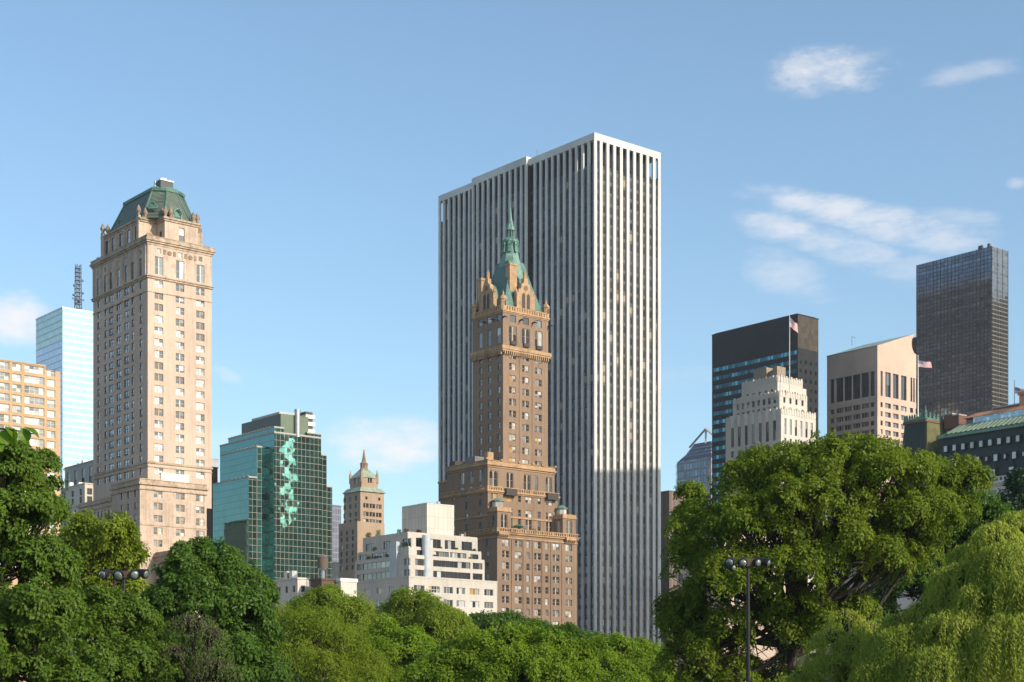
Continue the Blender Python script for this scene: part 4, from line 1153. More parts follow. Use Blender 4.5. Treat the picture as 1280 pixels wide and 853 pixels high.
def blue_tower():
    b = Bld('blue_glass_tower', 'pale blue glass skyscraper with thin white floor bands', 'building', 78.2, 1000)
    g1 = mat_curtain('blue banded glass painted sun', 2.4, 4.15, .1, .0, (.3, .34, .4), (.26, .40, .56), rough=.05, metal=.9, wob=.008, wave=.01, var=.10, spandrel=(.50, .47, .43), sp_frac=.3)  # right face copy, sunlit paleness painted into glass and bands
    g2 = mat_curtain('blue banded glass painted shade', 2.4, 4.15, .1, .0, (.2, .23, .28), (.24, .38, .52), rough=.05, metal=.9, wob=.008, wave=.01, var=.08, spandrel=(.36, .38, .4), sp_frac=.18)  # left face copy, shade painted into glass and bands
    g3 = mat_curtain('sea green banded glass', 2.4, 4.15, .1, .0, (.3, .4, .38), (.27, .42, .42), rough=.08, metal=.8, wob=.008, wave=.01, var=.1, spandrel=(.42, .48, .42), sp_frac=.3)
    U, V = b.u(150), b.v(45)
    z1, z2 = b.z(424), b.z(385.5)
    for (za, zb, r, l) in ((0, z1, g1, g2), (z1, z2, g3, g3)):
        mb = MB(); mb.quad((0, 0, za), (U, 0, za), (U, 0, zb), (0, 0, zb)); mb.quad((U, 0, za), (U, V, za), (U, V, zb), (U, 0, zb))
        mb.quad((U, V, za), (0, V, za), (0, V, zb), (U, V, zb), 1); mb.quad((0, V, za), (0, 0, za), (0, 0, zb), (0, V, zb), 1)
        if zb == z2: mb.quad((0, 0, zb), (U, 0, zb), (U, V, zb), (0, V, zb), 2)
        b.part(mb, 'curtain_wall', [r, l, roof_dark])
    b.ring('coping', white_paint, 0, U, 0, V, [(z2, z2 + 1.0, .2)])
    # lattice mast on the roof
    x, y = 14.0, 8.0
    zt = b.z(331, x, y); zb = z2 + 1
    mb = MB(); s = 1.7
    for (dx, dy) in ((-s, -s), (s, -s), (s, s), (-s, s)): mb.tube([(x + dx, y + dy, zb), (x + dx * .75, y + dy * .75, zt)], .3, 4)
    n = 12
    for k in range(n):
        z = zb + (zt - zb) * k / n; z2_ = zb + (zt - zb) * (k + 1) / n
        mb.tube([(x - s * .9, y - s * .9, z), (x + s * .9, y - s * .9, z2_)], .2, 4); mb.tube([(x - s * .9, y - s * .9, z), (x - s * .9, y + s * .9, z2_)], .2, 4)
        mb.tube([(x + s * .9, y + s * .9, z2_), (x + s * .9, y - s * .9, z)], .2, 4); mb.box(x - s, x + s, y - s, y + s, z - .15, z + .15)
    mb.box(x - 4, x + 4, y - .4, y + .4, zb + 8, zb + 9); mb.box(x - .4, x + .4, y - 4, y + 4, zb + 6, zb + 7)
    for (dx, z) in ((-3, 10), (3, 12), (-2.6, 16), (2.8, 20)): mb.lathe(x + dx, y, [(.2, zb + z), (.9, zb + z + .4), (.9, zb + z + 1.2), (.2, zb + z + 1.5)], 8)
    b.part(mb, 'antenna_mast', mat_plain('mast steel dark blue', (.10, .12, .17), .6))
blue_tower()

def simple_block(name, label, px, Y, pr, pl, ptop, mat, cols=0, rows=(), st=None, colsL=0, stL=None, w=1.8, h=1.8, coping=.4, cop_mat=None, roofbits=0):
    b = Bld(name, label, 'building', px, Y)
    U, V = b.u(pr), b.v(pl); zt = b.z(ptop)
    zr = [b.z(y) for y in rows]
    wr = [(U * (i + .5) / cols - w / 2, U * (i + .5) / cols + w / 2, z - h / 2, z + h / 2, st) for i in range(cols) for z in zr] if cols else []
    wl = [(V * (i + .5) / colsL - w / 2, V * (i + .5) / colsL + w / 2, z - h / 2, z + h / 2, stL or st) for i in range(colsL) for z in zr] if colsL else []
    b.block(mat, 0, U, 0, V, 0, zt, wr, wl)
    b.ring('coping', cop_mat or mat, 0, U, 0, V, [(zt, zt + coping, .2)])
    for k in range(roofbits):
        x, y = random.uniform(1, max(1.5, U - 3)), random.uniform(1, max(1.5, V - 3)); b.box('roof_unit', metal_grey, x, x + random.uniform(1, 2), y, y + 1.4, zt + coping, zt + coping + random.uniform(.8, 2.2))
    b.finish(60)
    return b, U, V, zt
grey_st = mat_stone('grey limestone', (.40, .36, .32), .5, .2, 1.2, .5, .07)
cream_st = mat_stone('cream limestone', (.58, .50, .41), .5, .2, 1.2, .5, .07)
dk = Style(1, True, .1, .1, 'frame_dark', (.75, .1, .15, 0)); dk2 = Style(2, True, .1, .2, 'frame_dark', (.7, .1, .2, 0)); tallw = Style(2, False, .1, .15, 'frame_dark', (.85, .03, .12, 0))
simple_block('apartment_house', 'grey stone house with tall dark windows behind the buff hotel tower', 118, 640, 135, 81, 576, grey_st, 1, (592, 604), tallw, 4, tallw, 2.6, 6.5, roofbits=3)
simple_block('apartment_house', 'cream stone house stepping down behind the yellow green tree', 106, 560, 118, 76, 605, cream_st, 1, (614, 624, 634, 644), dk2, 3, dk2, 1.9, 2.2, roofbits=2)
simple_block('town_house', 'low cream house with a bay below the stepped cream one', 97, 540, 112, 72, 633, cream_st, 1, (641, 652), dk, 4, dk, 1.4, 2.0)
simple_block('office_slab', 'plain grey office slab just right of the buff hotel tower', 258, 680, 273, 240, 573, mat_curtain('grey panel wall', 2, 3.6, .2, .3, (.3, .31, .32), (.42, .43, .44), .5, 0.0, 0, 0, .08, mrough=.2))
simple_block('office_slab', 'narrow lavender grey slab between the green glass tower and the lantern tower', 413, 800, 426.5, 408, 632, mat_curtain('lavender grid', 1.5, 3.2, .3, .5, (.26, .26, .31), (.15, .16, .21), .3, .3, .01, .01, .2))
simple_block('brick_house', 'dark brown house in front of the green glass tower', 264.5, 560, 272, 258, 585, mat_stone('dark brown brick', (.14, .09, .06), .5, .2, .5, .2, .08))
# low roofs in front of the green tower
low = mat_stone('pale painted brick', (.60, .53, .46), .5, .3, .5, .2, .06)
simple_block('town_house', 'low pale house with a white bay in front of the green glass tower', 372, 380, 386, 336, 724, low, 1, (736,), dk2, 4, dk, 1.1, 1.6, roofbits=2)
b_, U_, V_, zt_ = simple_block('town_house', 'low dark brick house carrying a wooden water tank', 402, 375, 421, 388, 725, mat_stone('dark red brick', (.12, .07, .055), .5, .2, .5, .2, .08), 0, (), None)
simple_block('town_house', 'low white roofed house left of the terraced apartments', 426, 376, 446, 418, 727, low, 0, (), None, coping=.8, cop_mat=white_paint)
simple_block('brick_house', 'tan lit brick house between the narrow slab and the lantern tower', 419, 700, 431, 412, 704, cream_st)

def water_tank():
    Y = 380; x = wx(403.5, Y); zb, zt = wz(711, Y), wz(697, Y)
    r = 6.7 / F * Y
    t = thing('water_tank', 'round wooden rooftop water tank on steel legs', 'water tank', (x, Y, zt_ + .4))
    z0 = zt_ + .4
    wood = NT('weathered tank staves'); o = wood.obj(); xx, yy, zz = wood.xyz(o)
    an = wood.math('FRACT', wood.math('MULTIPLY', wood.math('ARCTAN2', yy, xx), 5.0))
    col = wood.mix(wood.noise(o, 3.0, 4), (.10, .065, .045), (.19, .13, .095)); col = wood.mix(wood.math('LESS_THAN', an, .12), col, (.04, .03, .025))
    wood = wood.done(wood.bsdf(col, .9))
    mb = MB(); mb.lathe(0, 0, [(r, zb - z0), (r * 1.0, zt - z0)], 20); mb.build('staves', wood, t)
    mb = MB(); mb.lathe(0, 0, [(r * 1.08, zt - z0), (.05, zt - z0 + .9)], 20); mb.build('roof', mat_plain('tank roof felt', (.14, .11, .095), .9), t)
    mb = MB()
    for k in range(4): z = zb - z0 + .3 + k * .62; mb.lathe(0, 0, [(r + .02, z), (r + .05, z + .02), (r + .05, z + .07), (r + .02, z + .09)], 20)
    mb.build('hoop', roof_dark, t)
    for (dx, dy) in ((-1, -1), (1, -1), (1, 1), (-1, 1)):
        mb = MB(); q = r * .62; mb.tube([(dx * q, dy * q, 0), (dx * q, dy * q, zb - z0)], .1, 5); mb.build('leg', roof_dark, t)
    mb = MB(); q = r * .7; mb.box(-q, q, -q, q, zb - z0 - .25, zb - z0 - .01); mb.tube([(0, 0, 0), (0, 0, zb - z0 - .3)], .45, 10); mb.build('riser', metal_grey, t)
water_tank()

# ------------------------------------------------------------------ right-hand group
def granite_slab():
    b = Bld('granite_tower', 'black granite office slab with teal ribbon windows', 'building', 997.3, 760)
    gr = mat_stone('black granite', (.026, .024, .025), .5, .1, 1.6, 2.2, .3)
    grR = mat_stone('brown granite with painted sun', (.085, .066, .05), .5, .1, 1.8, 2.6, .45)  # lit copy of the granite, the sun's brown put into its colour
    M['pane_teal'] = mat_glass_pane('teal glass', (.012, .075, .09), .85, 0, .06, .02, .45); M['pane_teal2'] = mat_glass_pane('pale teal glass', (.07, .20, .22), .85, 0, .06, .02, .35)
    U, V = b.u(1023), b.v(890)
    zt = b.z(394)
    st = Style(26, False, .05, .35, 'frame_dark', (0, 1, 0, 0), variants=4)
    zw = b.z(440)
    rows = [zw - 4.4 * i for i in range(22)]
    wl = [(.6, V - .6, z - 1.0, z + 1.0, st) for z in rows]
    sq = Style(1, False, .05, .1, 'frame_dark', (0, .25, .75, 0))
    wr = [(U * (i + .5) / 4 - .7, U * (i + .5) / 4 + .7, z - .9, z + .9, sq) for z in rows[1:] for i in range(4)] + [(.01, U - .01, zw + 2.0, zw + 2.01, None)]
    PANES_SAVE = PANES[:]
    PANES[1], PANES[2] = 'pane_teal2', 'pane_teal'
    st.w = (0, .35, .65, 0)
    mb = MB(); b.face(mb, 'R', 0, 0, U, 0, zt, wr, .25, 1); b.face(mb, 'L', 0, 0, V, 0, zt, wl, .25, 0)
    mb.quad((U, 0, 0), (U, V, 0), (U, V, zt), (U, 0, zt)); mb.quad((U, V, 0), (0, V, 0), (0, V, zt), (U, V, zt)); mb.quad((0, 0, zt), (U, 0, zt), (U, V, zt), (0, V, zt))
    mb.mi[:] = [0 if (mb.mi[k] == 1 and max(mb.v[q][2] for q in mb.f[k]) <= zw + 2) else mb.mi[k] for k in range(len(mb.f))]  # lower right wall takes the dark stone, painting in a cast shadow
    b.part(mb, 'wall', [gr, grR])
    b.ring('coping', gr, 0, U, 0, V, [(zt, zt + .6, .1)])
    b.box('rooftop_rail', roof_dark, 1, U - 1, 1, V - 1, zt + .6, zt + 1.2)
    b.finish()
    PANES[:] = PANES_SAVE
granite_slab()

def deco_tower():
    b = Bld('deco_tower', 'white stepped art deco tower with scalloped parapets', 'building', 976.3, 640)
    wh = mat_stone('white deco limestone', (.57, .52, .455), .6, .2, 1.0, .45, .06, fine=.06)
    pale = mat_plain('glazed pale fin', (.60, .60, .56), .5)
    st = Style(1, True, .08, .1, 'frame_dark', (.6, .15, .25, 0)); tl = Style(1, True, .08, .1, 'frame_dark', (.85, .05, .1, 0), split=.5)
    tlR = Style(1, True, .08, .1, 'frame_dark', (.25, .5, .25, 0), split=.55)
    tiers = [(0, 0, b.u(1019.8), b.v(907), 511, 0), (1.6, 2.2, b.u(1009, 2.2), b.v(916, 1.6), 489.5, 0), (3.2, 4.6, b.u(1003.4, 4.6), b.v(927, 3.2), 470.5, 0)]
    base = 0
    zts = []
    for i, (u0, v0, u1, v1, py, _) in enumerate(tiers):
        zt = b.z(py, u0, v0)
        nR, nL = (6, 7) if i == 0 else ((4, 8) if i == 1 else (2, 5))
        cR = [u0 + (u1 - u0) * (k + .8) / (nR + .6) for k in range(nR)]; cL = [v0 + (v1 - v0) * (k + .9) / (nL + .9) for k in range(nL)]
        wr, wl = [], []
        if i == 0:
            for c in cR: wr += [(c - .65, c + .65, zt - 10, zt - 3.6, tlR), (c - .65, c + .65, zt - 16, zt - 11.5, st), (c - .65, c + .65, zt - 20, zt - 17.4, st)]
            for c in cL: wl += [(c - .8, c + .8, zt - 12.4, zt - 4.4, tl), (c - .8, c + .8, zt - 16.6, zt - 14, st), (c - .8, c + .8, zt - 20.2, zt - 18, st), (c - .8, c + .8, zt - 24.2, zt - 22, st)]
        elif i == 1:
            for c in cR: wr += [(c - .65, c + .65, zt - 4.2, zt - 1.9, st), (c - .65, c + .65, base + .4, base + 1.7, st)]
            for c in cL: wl += [(c - .75, c + .75, zt - 4.4, zt - 1.8, st), (c - .75, c + .75, base + .3, base + 1.8, st)]
        else:
            for c in cR: wr += [(c - .5, c + .5, base + .5, base + 1.6, st)]
            for c in cL: wl += [(c - .7, c + .7, base + .5, base + 1.9, st)]
        b.block(wh, u0, u1, v0, v1, base, zt, wr, wl, 'wall')
        # scalloped parapet and fins between the windows
        mb = MB()
        n = int((u1 - u0) / 1.5)
        for k in range(n):
            x = u0 + (u1 - u0) * (k + .5) / n; mb.box(x - .42, x + .42, v0 - .16, v0 + .35, zt - 2.0, zt + (.75 if k % 2 else .4))
        n = int((v1 - v0) / 1.7)
        for k in range(n):
            y = v0 + (v1 - v0) * (k + .5) / n; mb.box(u0 - .16, u0 + .35, y - .45, y + .45, zt - 2.0, zt + (.75 if k % 2 else .4))
        b.part(mb, 'parapet', wh)
        if i == 0:
            for c in cL:
                mb = MB(); mb.box(u0 - .3, u0 - .0, c - .75, c + .75, zt - 4.2, zt + .6); b.part(mb, 'fin', pale)
        base = zt; zts.append(zt)
    zt = zts[-1]
    tank = mat_stone('brown roof house', (.34, .27, .2), .5, .4, .6, .25, .12)
    u0, v0 = 4.4, 6
    b.box('roof_house', tank, u0 + 0, b.u(982, v0), v0, b.v(966, u0), zt, b.z(457.5, u0, v0))
    b.box('roof_house', tank, u0 + .5, u0 + 6, b.v(958, u0 + .5), b.v(942, u0 + .5), zt, b.z(460, u0, v0 + 8))
    mb = MB(); mb.lathe(u0 + 2.5, 10.5, [(1.3, zt), (1.3, zt + 3.3), (.2, zt + 4.3)], 12); b.part(mb, 'vent_drum', tank)
    b.box('corner_turret', wh, b.u(1003.6, 4.6), b.u(1008, 4.6), 4.6, 9, zts[1], b.z(483, 12, 4))
    b.finish()
    return b, zts
DECO, DZ = deco_tower()

def pediment_tower():
    b = Bld('pediment_tower', 'pink granite tower with a broken pediment roofline', 'building', 1096.8, 760)
    gr = mat_stone('pink granite', (.56, .41, .315), .6, .1, 1.5, .75, .07, fine=.05)
    V = b.v(1033.7); uc = b.u(1148.5); U = 2 * uc
    zc = b.z(432); 
    gl = Style(2, True, .12, .15, 'frame_dark', (.8, .02, .18, 0), split=.5); g3 = Style(3, False, .1, .35, 'frame_stone', (.55, .1, .35, 0)); nar = Style(1, False, .06, .1, 'frame_dark', (.85, .05, .1, 0))
    zt, zb = b.z(463), b.z(494)
    wl = []
    for px, w in ((1040, 2.6), (1049.3, 4.6), (1059.6, 4.8), (1070.3, 4.8), (1081, 4.8), (1090.3, 2.8)):
        c = b.v(px); wl.append((c - w / 2, c + w / 2, zb, zt, gl))
    wr = []
    for px, w in ((1102, 1.7), (1110, 4.2), (1119.7, 4.4), (1129.7, 4.4), (1139.3, 1.4), (1142.5, 1.2), (1146, 1.4), (1162, 4.4), (1172, 4.4)):
        c = b.u(px); wr.append((c - w / 2, c + w / 2, zb, zt, gl if w > 2 else nar))
    rows = [b.z(y) for y in (505, 516.5, 528, 539, 550, 561)]
    for z in rows:
        for px, w in ((1102, 1.6), (1110, 4.4), (1119.7, 4.4), (1129.7, 4.4), (1139.3, 2.6), (1146, 2)):
            c = b.u(px); wr.append((c - w / 2, c + w / 2, z - 1.2, z + 1.2, g3 if w > 3 else nar))
        for px, w in ((1040, 2.4), (1049.3, 4.6), (1059.6, 4.6), (1070.3, 4.6), (1081, 4.6), (1090.3, 2.4)):
            c = b.v(px); wl.append((c - w / 2, c + w / 2, z - 1.2, z + 1.2, g3 if w > 3 else nar))
    b.block(gr, 0, U, 0, V, 0, zc, wr, wl, depth=.8)
    r = uc - b.u(1139.6); w0 = uc - b.u(1143.6)
    zk = b.z(417.4, uc - w0, 0)
    prof = [(0, zc), (uc - w0, zk)]
    cz = zk - math.sqrt(r * r - w0 * w0) - .4; a0 = math.acos(-w0 / r)
    arc = [(uc + r * math.cos(a), cz + r * math.sin(a)) for a in [a0 + (3 * math.pi - 2 * a0) * k / 20 for k in range(21)]]
    prof += arc + [(uc + w0, zk), (U, zc)]
    mb = MB(); n = len(prof)
    # pediment faces front and back as strips down to the wall top
    for k in range(n - 1):
        (xa, za), (xb, zb_) = prof[k], prof[k + 1]
        mb.quad((xa, -.01, za), (xb, -.01, zb_), (xb, V, zb_), (xa, V, za), 1 if k in (0, n - 2) else 2)
    mb.poly([(0, -.01, zc - 9), (U, -.01, zc - 9)] + [(x, -.01, z) for x, z in prof[::-1]], 0); mb.poly([(0, V, zc - 9), (U, V, zc - 9)] + [(x, V, z) for x, z in prof[::-1]], 0)
    b.part(mb, 'pediment', [gr, mat_copper('grey green roof', (.30, .36, .29), (.2, .25, .2), 1.2), mat_plain('brown notch lining', (.13, .085, .06), .8)])
    b.ring('coping', mat_plain('brown coping', (.3, .2, .15), .7), 0, U - .3, .35, V, [(zc - .25, zc + .15, .12)])
    mb = MB(); z = b.z(424, 4, 20); mb.tube([(6, 20, z - 3), (6, 20, z + 1.5)], .12, 4); mb.tube([(6, 20, z + 1.5), (9, 20, z + 1.2)], .1, 4); b.part(mb, 'roof_davit', roof_dark)
    b.finish()
pediment_tower()

def dark_tower():
    b = Bld('dark_glass_tower', 'tall dark bronze glass tower with fine horizontal banding', 'building', 1239.5, 640)
    gl = mat_curtain('bronze glass painted shade', 1.9, 1.62, .14, .26, (.085, .083, .092), (.17, .17, .195), rough=.08, metal=.9, wob=.01, wave=.012, var=.22, band_var=.18)  # darker copy for the left face, shade put into the tint
    gr = mat_curtain('bronze glass painted sun', 1.9, 1.75, .14, .45, (.13, .12, .10), (.26, .26, .26), rough=.1, metal=.9, wob=.02, wave=.03, var=.2, band_var=.12)  # lighter copy for the right face, sun and sky put into the tint
    U, V = b.u(1260.3), b.v(1145.3); zt = b.z(308)
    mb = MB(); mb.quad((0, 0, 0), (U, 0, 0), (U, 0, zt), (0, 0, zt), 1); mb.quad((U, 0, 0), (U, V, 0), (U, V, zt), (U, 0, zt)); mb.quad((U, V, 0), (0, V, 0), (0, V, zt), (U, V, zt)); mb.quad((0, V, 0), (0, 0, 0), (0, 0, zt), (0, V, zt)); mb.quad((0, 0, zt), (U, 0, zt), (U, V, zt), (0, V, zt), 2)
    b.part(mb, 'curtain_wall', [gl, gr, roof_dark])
    n = 21
    for k in range(n + 1):
        y = min(max(V * k / n - .18, 0), V - .36); b.box('mullion', mat_dm, -.1, -.004, y + .12, y + .24, 0, zt + .2)
    for k in range(4):
        x = min(max(U * k / 3 - .18, 0), U - .36); b.box('mullion', mat_dm, x + .1, x + .26, -.12, -.004, 0, zt + .2)
    for y in (2.2, 5.6, 6.5):
        mb = MB(); mb.box(1, 2, y - .5, y + .5, zt, zt + 1.1); mb.lathe(1.5, y, [(.5, zt + 1.1), (.7, zt + 1.6), (.3, zt + 1.9)], 8); b.part(mb, 'roof_vent', roof_dark)
mat_dm = mat_plain('dark bronze mullion', (.055, .05, .05), .4, .4)
dark_tower()

def truss_tower():
    b = Bld('chamfered_tower', 'dark glass and pink granite tower with a stepped top and open triangular frame', 'building', 889, 900)
    pk = mat_curtain('banded glass and granite', 2.2, 4.3, .35, .0, (.22, .17, .16), (.13, .15, .19), rough=.08, metal=.8, wob=.02, wave=.02, var=.3, spandrel=(.26, .19, .17), sp_frac=.26)
    pr = mat_curtain('banded glass and pink granite', 2.2, 4.3, .6, .0, (.34, .25, .22), (.14, .15, .18), rough=.08, metal=.7, var=.3, spandrel=(.42, .3, .26), sp_frac=.42)
    V = b.v(832.5); U = 30.0
    zA, zB, zC = b.z(571), b.z(559.5), b.z(551)
    def ch(i, c, z): return [(i, i, z), (U - i, i, z), (U - i, V - i, z), (i + c * .9, V - i, z), (i, V - i - c, z)]
    mb = MB(); mb.prism(ch(0, 9, 0), ch(0, 9, zA)); wl_ = b.part(mb, 'wall', pk)
    mb = MB(); mb.prism(ch(.2, 9, zA), ch(2.6, 12, zA + 4.5)); mb.prism(ch(2.6, 12, zA + 4.5), ch(2.6, 12, zB)); b.part(mb, 'upper_wall', pk)
    mb = MB(); mb.prism(ch(2.8, 12, zB), ch(5.5, 12, zC + 1)); b.part(mb, 'sloped_roof', pk)
    mb = MB(); mb.box(-.12, U, -.12, -.01, 0, zA - 1); mb.box(-.25, -.01, -.12, 3.5, 0, zB - 8); b.part(mb, 'granite_pier', pr)
    st = mat_plain('pale steel frame', (.50, .46, .42), .5)
    va_ = b.v(882.3, 5.5); ap = (5.5, va_, b.z(536, 5.5, va_))
    for p in ((5.5, va_, zC), (5.5, b.v(862, 5.5), zC - .5), (5.5, b.v(901, 5.5), zC)):
        mb = MB(); mb.tube([p, ap], .75, 4); b.part(mb, 'frame_bar', st)
truss_tower()

b_, U_, V_, _z = simple_block('office_slab', 'brown ribbed low slab right beside the white ribbed tower', 836.5, 640, 862, 826, 614.5,
             mat_curtain('brown ribs', 2.3, 40, .7, 0, (.22, .16, .12), (.12, .085, .065), .6, 0.0, 0, 0, .1), 5, (643, 655, 668, 681, 694, 707, 720), Style(2, False, .1, .2, 'frame_pale', (.75, .1, .15, 0)), 0, None, 3.6, 2.2)
mb = MB()
for k in range(3): mb.box(-.08, U_, -.14, -.02, 0, 0)
pinkst = mat_stone('pink limestone', (.52, .40, .31), .6, .2, 1.2, .5, .07)
b_, U_, V_, _z = simple_block('office_block', 'pink limestone block seen through the gaps of the big round tree', 905, 430, 1010, 846, 668, pinkst, 10, (684, 701, 718, 735, 752, 769), dk2, 6, dk, 1.9, 2.3)
simple_block('office_block', 'pale stone block seen between the big round tree and the willow', 1075, 470, 1190, 1020, 652, cream_st, 8, (665, 681, 697, 713), dk2, 4, dk, 1.9, 2.3)
simple_block('office_block', 'low orange topped block beside the brown ribbed slab', 866, 560, 900, 858, 634, mat_stone('orange brick', (.52, .30, .16), .5, .2, .5, .2, .07), 4, (646, 660), dk, 0, None, 1.6, 2)

# ================================================================== THE CHATEAU HOTEL (right edge)
def chateau():
    b = Bld('chateau_hotel', 'chateau style hotel with a dark green mansard and pale ribbed skylight roof', 'building', 1420, 384)
    lime = mat_stone('white hotel brick', (.58, .53, .48), .6, .2, .8, .35, .07)
    slate = mat_copper('dark green slate', (.016, .036, .028), (.009, .018, .016), .5)
    rib = mat_copper('ribbed copper skylight', (.17, .25, .18), (.09, .16, .13), 40)
    redb = mat_stone('red brick chimney', (.20, .10, .075), .5, .2, .5, .2, .1)
    terra = mat_plain('terracotta tile', (.50, .22, .11), .8, 0, .2)
    U = 45; V = b.v(1160)
    z0 = b.z(603, 0, 38)             # eaves
    z1 = b.z(546.5, 0, 58)           # top of the steep slope
    st = Style(1, True, .1, .1, 'frame_pale', (.4, .3, .3, 0))
    wl = [(c - .8, c + .8, z - 1.3, z + 1.3, st) for z in (z0 - 3.2, z0 - 7, z0 - 11, z0 - 15) for c in [2.5 + 3.7 * k for k in range(17)] if c < V - 1.5]
    b.block(lime, 0, U, 0, V, 0, z0, [], wl)
    b.ring('cornice', lime, 0, U, 0, V, [(z0 - .9, z0 - .4, .4), (z0 - .4, z0 + .3, 1.0)])
    mb = MB()
    for k in range(int(V / 1.2)): mb.box(-.85, -.55, k * 1.2, k * 1.2 + .5, z0 + .3, z0 + 1.2)
    mb.box(-.95, -.45, 0, V, z0 + 1.2, z0 + 1.45); b.part(mb, 'balustrade', lime)
    mb = MB(); mb.frust((.3, U - .3, .3, V - .3), z0 + .3, (2.6, U - 2.6, 2.6, V - 2.6), z1); rf = b.part(mb, 'mansard_roof', slate)
    # dormers
    H = z1 - z0
    def dormer(v, f, w, h, big):
        u = .3 + 2.3 * f; z = z0 + H * f
        mb = MB(); mb.box(u - .75, u + 1.4, v - w / 2 - .22, v + w / 2 + .22, z - h / 2 - .2, z + h / 2 + .3)
        if big: mb.frust((u - .95, u + 1.6, v - w / 2 - .4, v + w / 2 + .4), z + h / 2 + .3, (u - .3, u + 1.8, v - .05, v + .05), z + h / 2 + 1.5)
        d = b.part(mb, 'dormer', slate, rf)
        mb = MB(); mb.box(u - .83, u - .74, v - w / 2, v + w / 2, z - h / 2, z + h / 2); b.part(mb, 'dormer_window', M['pane_pale'], d)
        mb = MB(); mb.box(u - .87, u - .84, v - .05, v + .05, z - h / 2, z + h / 2); mb.box(u - .87, u - .84, v - w / 2, v + w / 2, z - .05, z + .05); b.part(mb, 'dormer_bars', M['frame_pale'], d)
    k = 0; v = 3.0
    while v < V - 2:
        dormer(v, .76, .95, 1.5, False)
        dormer(v + .6, .46, 1.05 if k % 2 else .5, 1.7 if k % 2 else 1.0, False)
        if k % 2: dormer(v + 1.0, .17, 1.3, 2.2, True)
        v += 2.75; k += 1
    # gutter, ribbed skylight, tile strip, glazed attic
    mb = MB(); mb.box(1.7, 2.4, 2.0, V - 1.2, z1 - .35, z1 + .35); b.part(mb, 'gutter', copper_pale)
    mb = MB(); mb.frust((2.3, U - 2.4, 2.5, V - 2.0), z1 + .35, (7.4, U - 7, 7, V - 5), z1 + 3.2); sk = b.part(mb, 'skylight_roof', rib)
    n = 34
    pl = mat_plain('pale verdigris rib', (.21, .28, .19), .6, 0, .2)
    for k in range(n):
        y = 4.5 + (V - 9) * k / (n - 1); yt = 7.2 + (V - 13) * k / (n - 1)
        mb = MB(); mb.prism([(1.9, y - .4, z1 + .75), (1.9, y + .4, z1 + .75), (2.45, y + .4, z1 + .36), (2.45, y - .4, z1 + .36)], [(6.9, yt - .4, z1 + 3.6), (6.9, yt + .4, z1 + 3.6), (7.5, yt + .4, z1 + 3.2), (7.5, yt - .4, z1 + 3.2)]); b.part(mb, 'skylight_rib', pl, sk)
    za = z1 + 3.2
    mb = MB(); mb.box(7.6, 20, 8, V - 9, za - .1, za + 2.0); b.part(mb, 'attic_glazing', mat_curtain('attic glazing', 1.1, 2.6, .18, .1, (.3, .35, .33), (.4, .5, .56), .1, .6, .02, .02, .3))
    mb = MB(); mb.frust((7.3, 21, 20, V - 6), za + 2.0, (9, 19, 26, V - 9), za + 3.3); b.part(mb, 'tile_roof', terra)
    mb = MB(); mb.frust((7.3, 21, 7, 19.9), za + 2.0, (9, 19, 8, 18), za + 3.0); b.part(mb, 'grey_roof', roof_dark)
    # brick stacks
    for (pa, pb, yt, uu) in ((1180, 1190, 518, 8), (1190.5, 1198.5, 519, 8.2), (1241, 1273, 506, 9.5)):
        v1, v0 = b.v(pa, uu), b.v(pb, uu); z = b.z(yt, uu, v0)
        b.box('chimney', redb, uu, uu + 3.4, v0, v1, za, z); b.box('chimney_cap', mat_cap, uu - .15, uu + 3.55, v0 - .15, v1 + .15, z, z + .35)
    v = b.v(1276.5, 9); z = b.z(494, 9, v); b.box('chimney', terra, 9, 10.5, v - 1.2, v + .6, za, z); b.box('chimney_cap', terra, 8.7, 10.8, v - 1.6, v + .9, z, z + .8)
    # end pavilion with its copper cresting
    vp0, vp1 = V + .5, b.v(1122, 0)
    zp = b.z(521, 0, vp0)
    mb = MB(); mb.frust((-.6, 12, vp0, vp1), z0, (1.2, 10, vp0 + 1.2, vp1 - 1.5), zp - 1.0); pv = b.part(mb, 'pavilion_roof', slate)
    mb = MB(); mb.frust((-.5, 11.8, vp0 - .45, vp0 + .0), z0, (1.3, 9.9, vp0 + .7, vp0 + 1.15), zp - 1.2); b.part(mb, 'ivy_gable', mat_plain('lichen green gable', (.13, .12, .045), .9, 0, .3), pv)
    mb = MB(); mb.box(.8, 10.4, vp0 + .8, vp1 - 1.1, zp - 1.0, zp - .4); b.part(mb, 'pavilion_cornice', redb, pv)
    mb = MB()
    for k in range(9):
        y = vp0 + 1.2 + (vp1 - vp0 - 2.8) * k / 8; mb.box(.9, 1.1, y - .3, y + .3, zp - .4, zp + .7); mb.lathe(1.0, y, [(.25, zp + .7), (.3, zp + 1.0), (.05, zp + 1.5)], 6)
    for k in range(6):
        x = 1.2 + 8.8 * k / 5; mb.box(x - .35, x + .35, vp0 + .9, vp0 + 1.1, zp - .4, zp + .9); mb.lathe(x, vp0 + 1.0, [(.3, zp + .9), (.35, zp + 1.2), (.05, zp + 1.7)], 6)
    mb.box(.85, 10.2, vp0 + .85, vp0 + 1.15, zp - .4, zp + .1); mb.box(.85, 1.15, vp0 + .85, vp1 - 1.3, zp - .4, zp + .1); b.part(mb, 'roof_cresting', copper_trim, pv)
    for (x, y) in ((1.0, vp0 + 1.0), (9.8, vp0 + 1.0)):
        mb = MB(); mb.lathe(x, y, [(.5, zp - .4), (.5, zp + .4), (.3, zp + .8), (.45, zp + 1.5), (.2, zp + 2.2), (.05, zp + 3.4)], 8); b.part(mb, 'pavilion_finial', copper_trim, pv)
    b.block(lime, -.4, 12, vp0, vp1, 0, z0, [], [], 'pavilion_wall')
    b.finish()
    return b
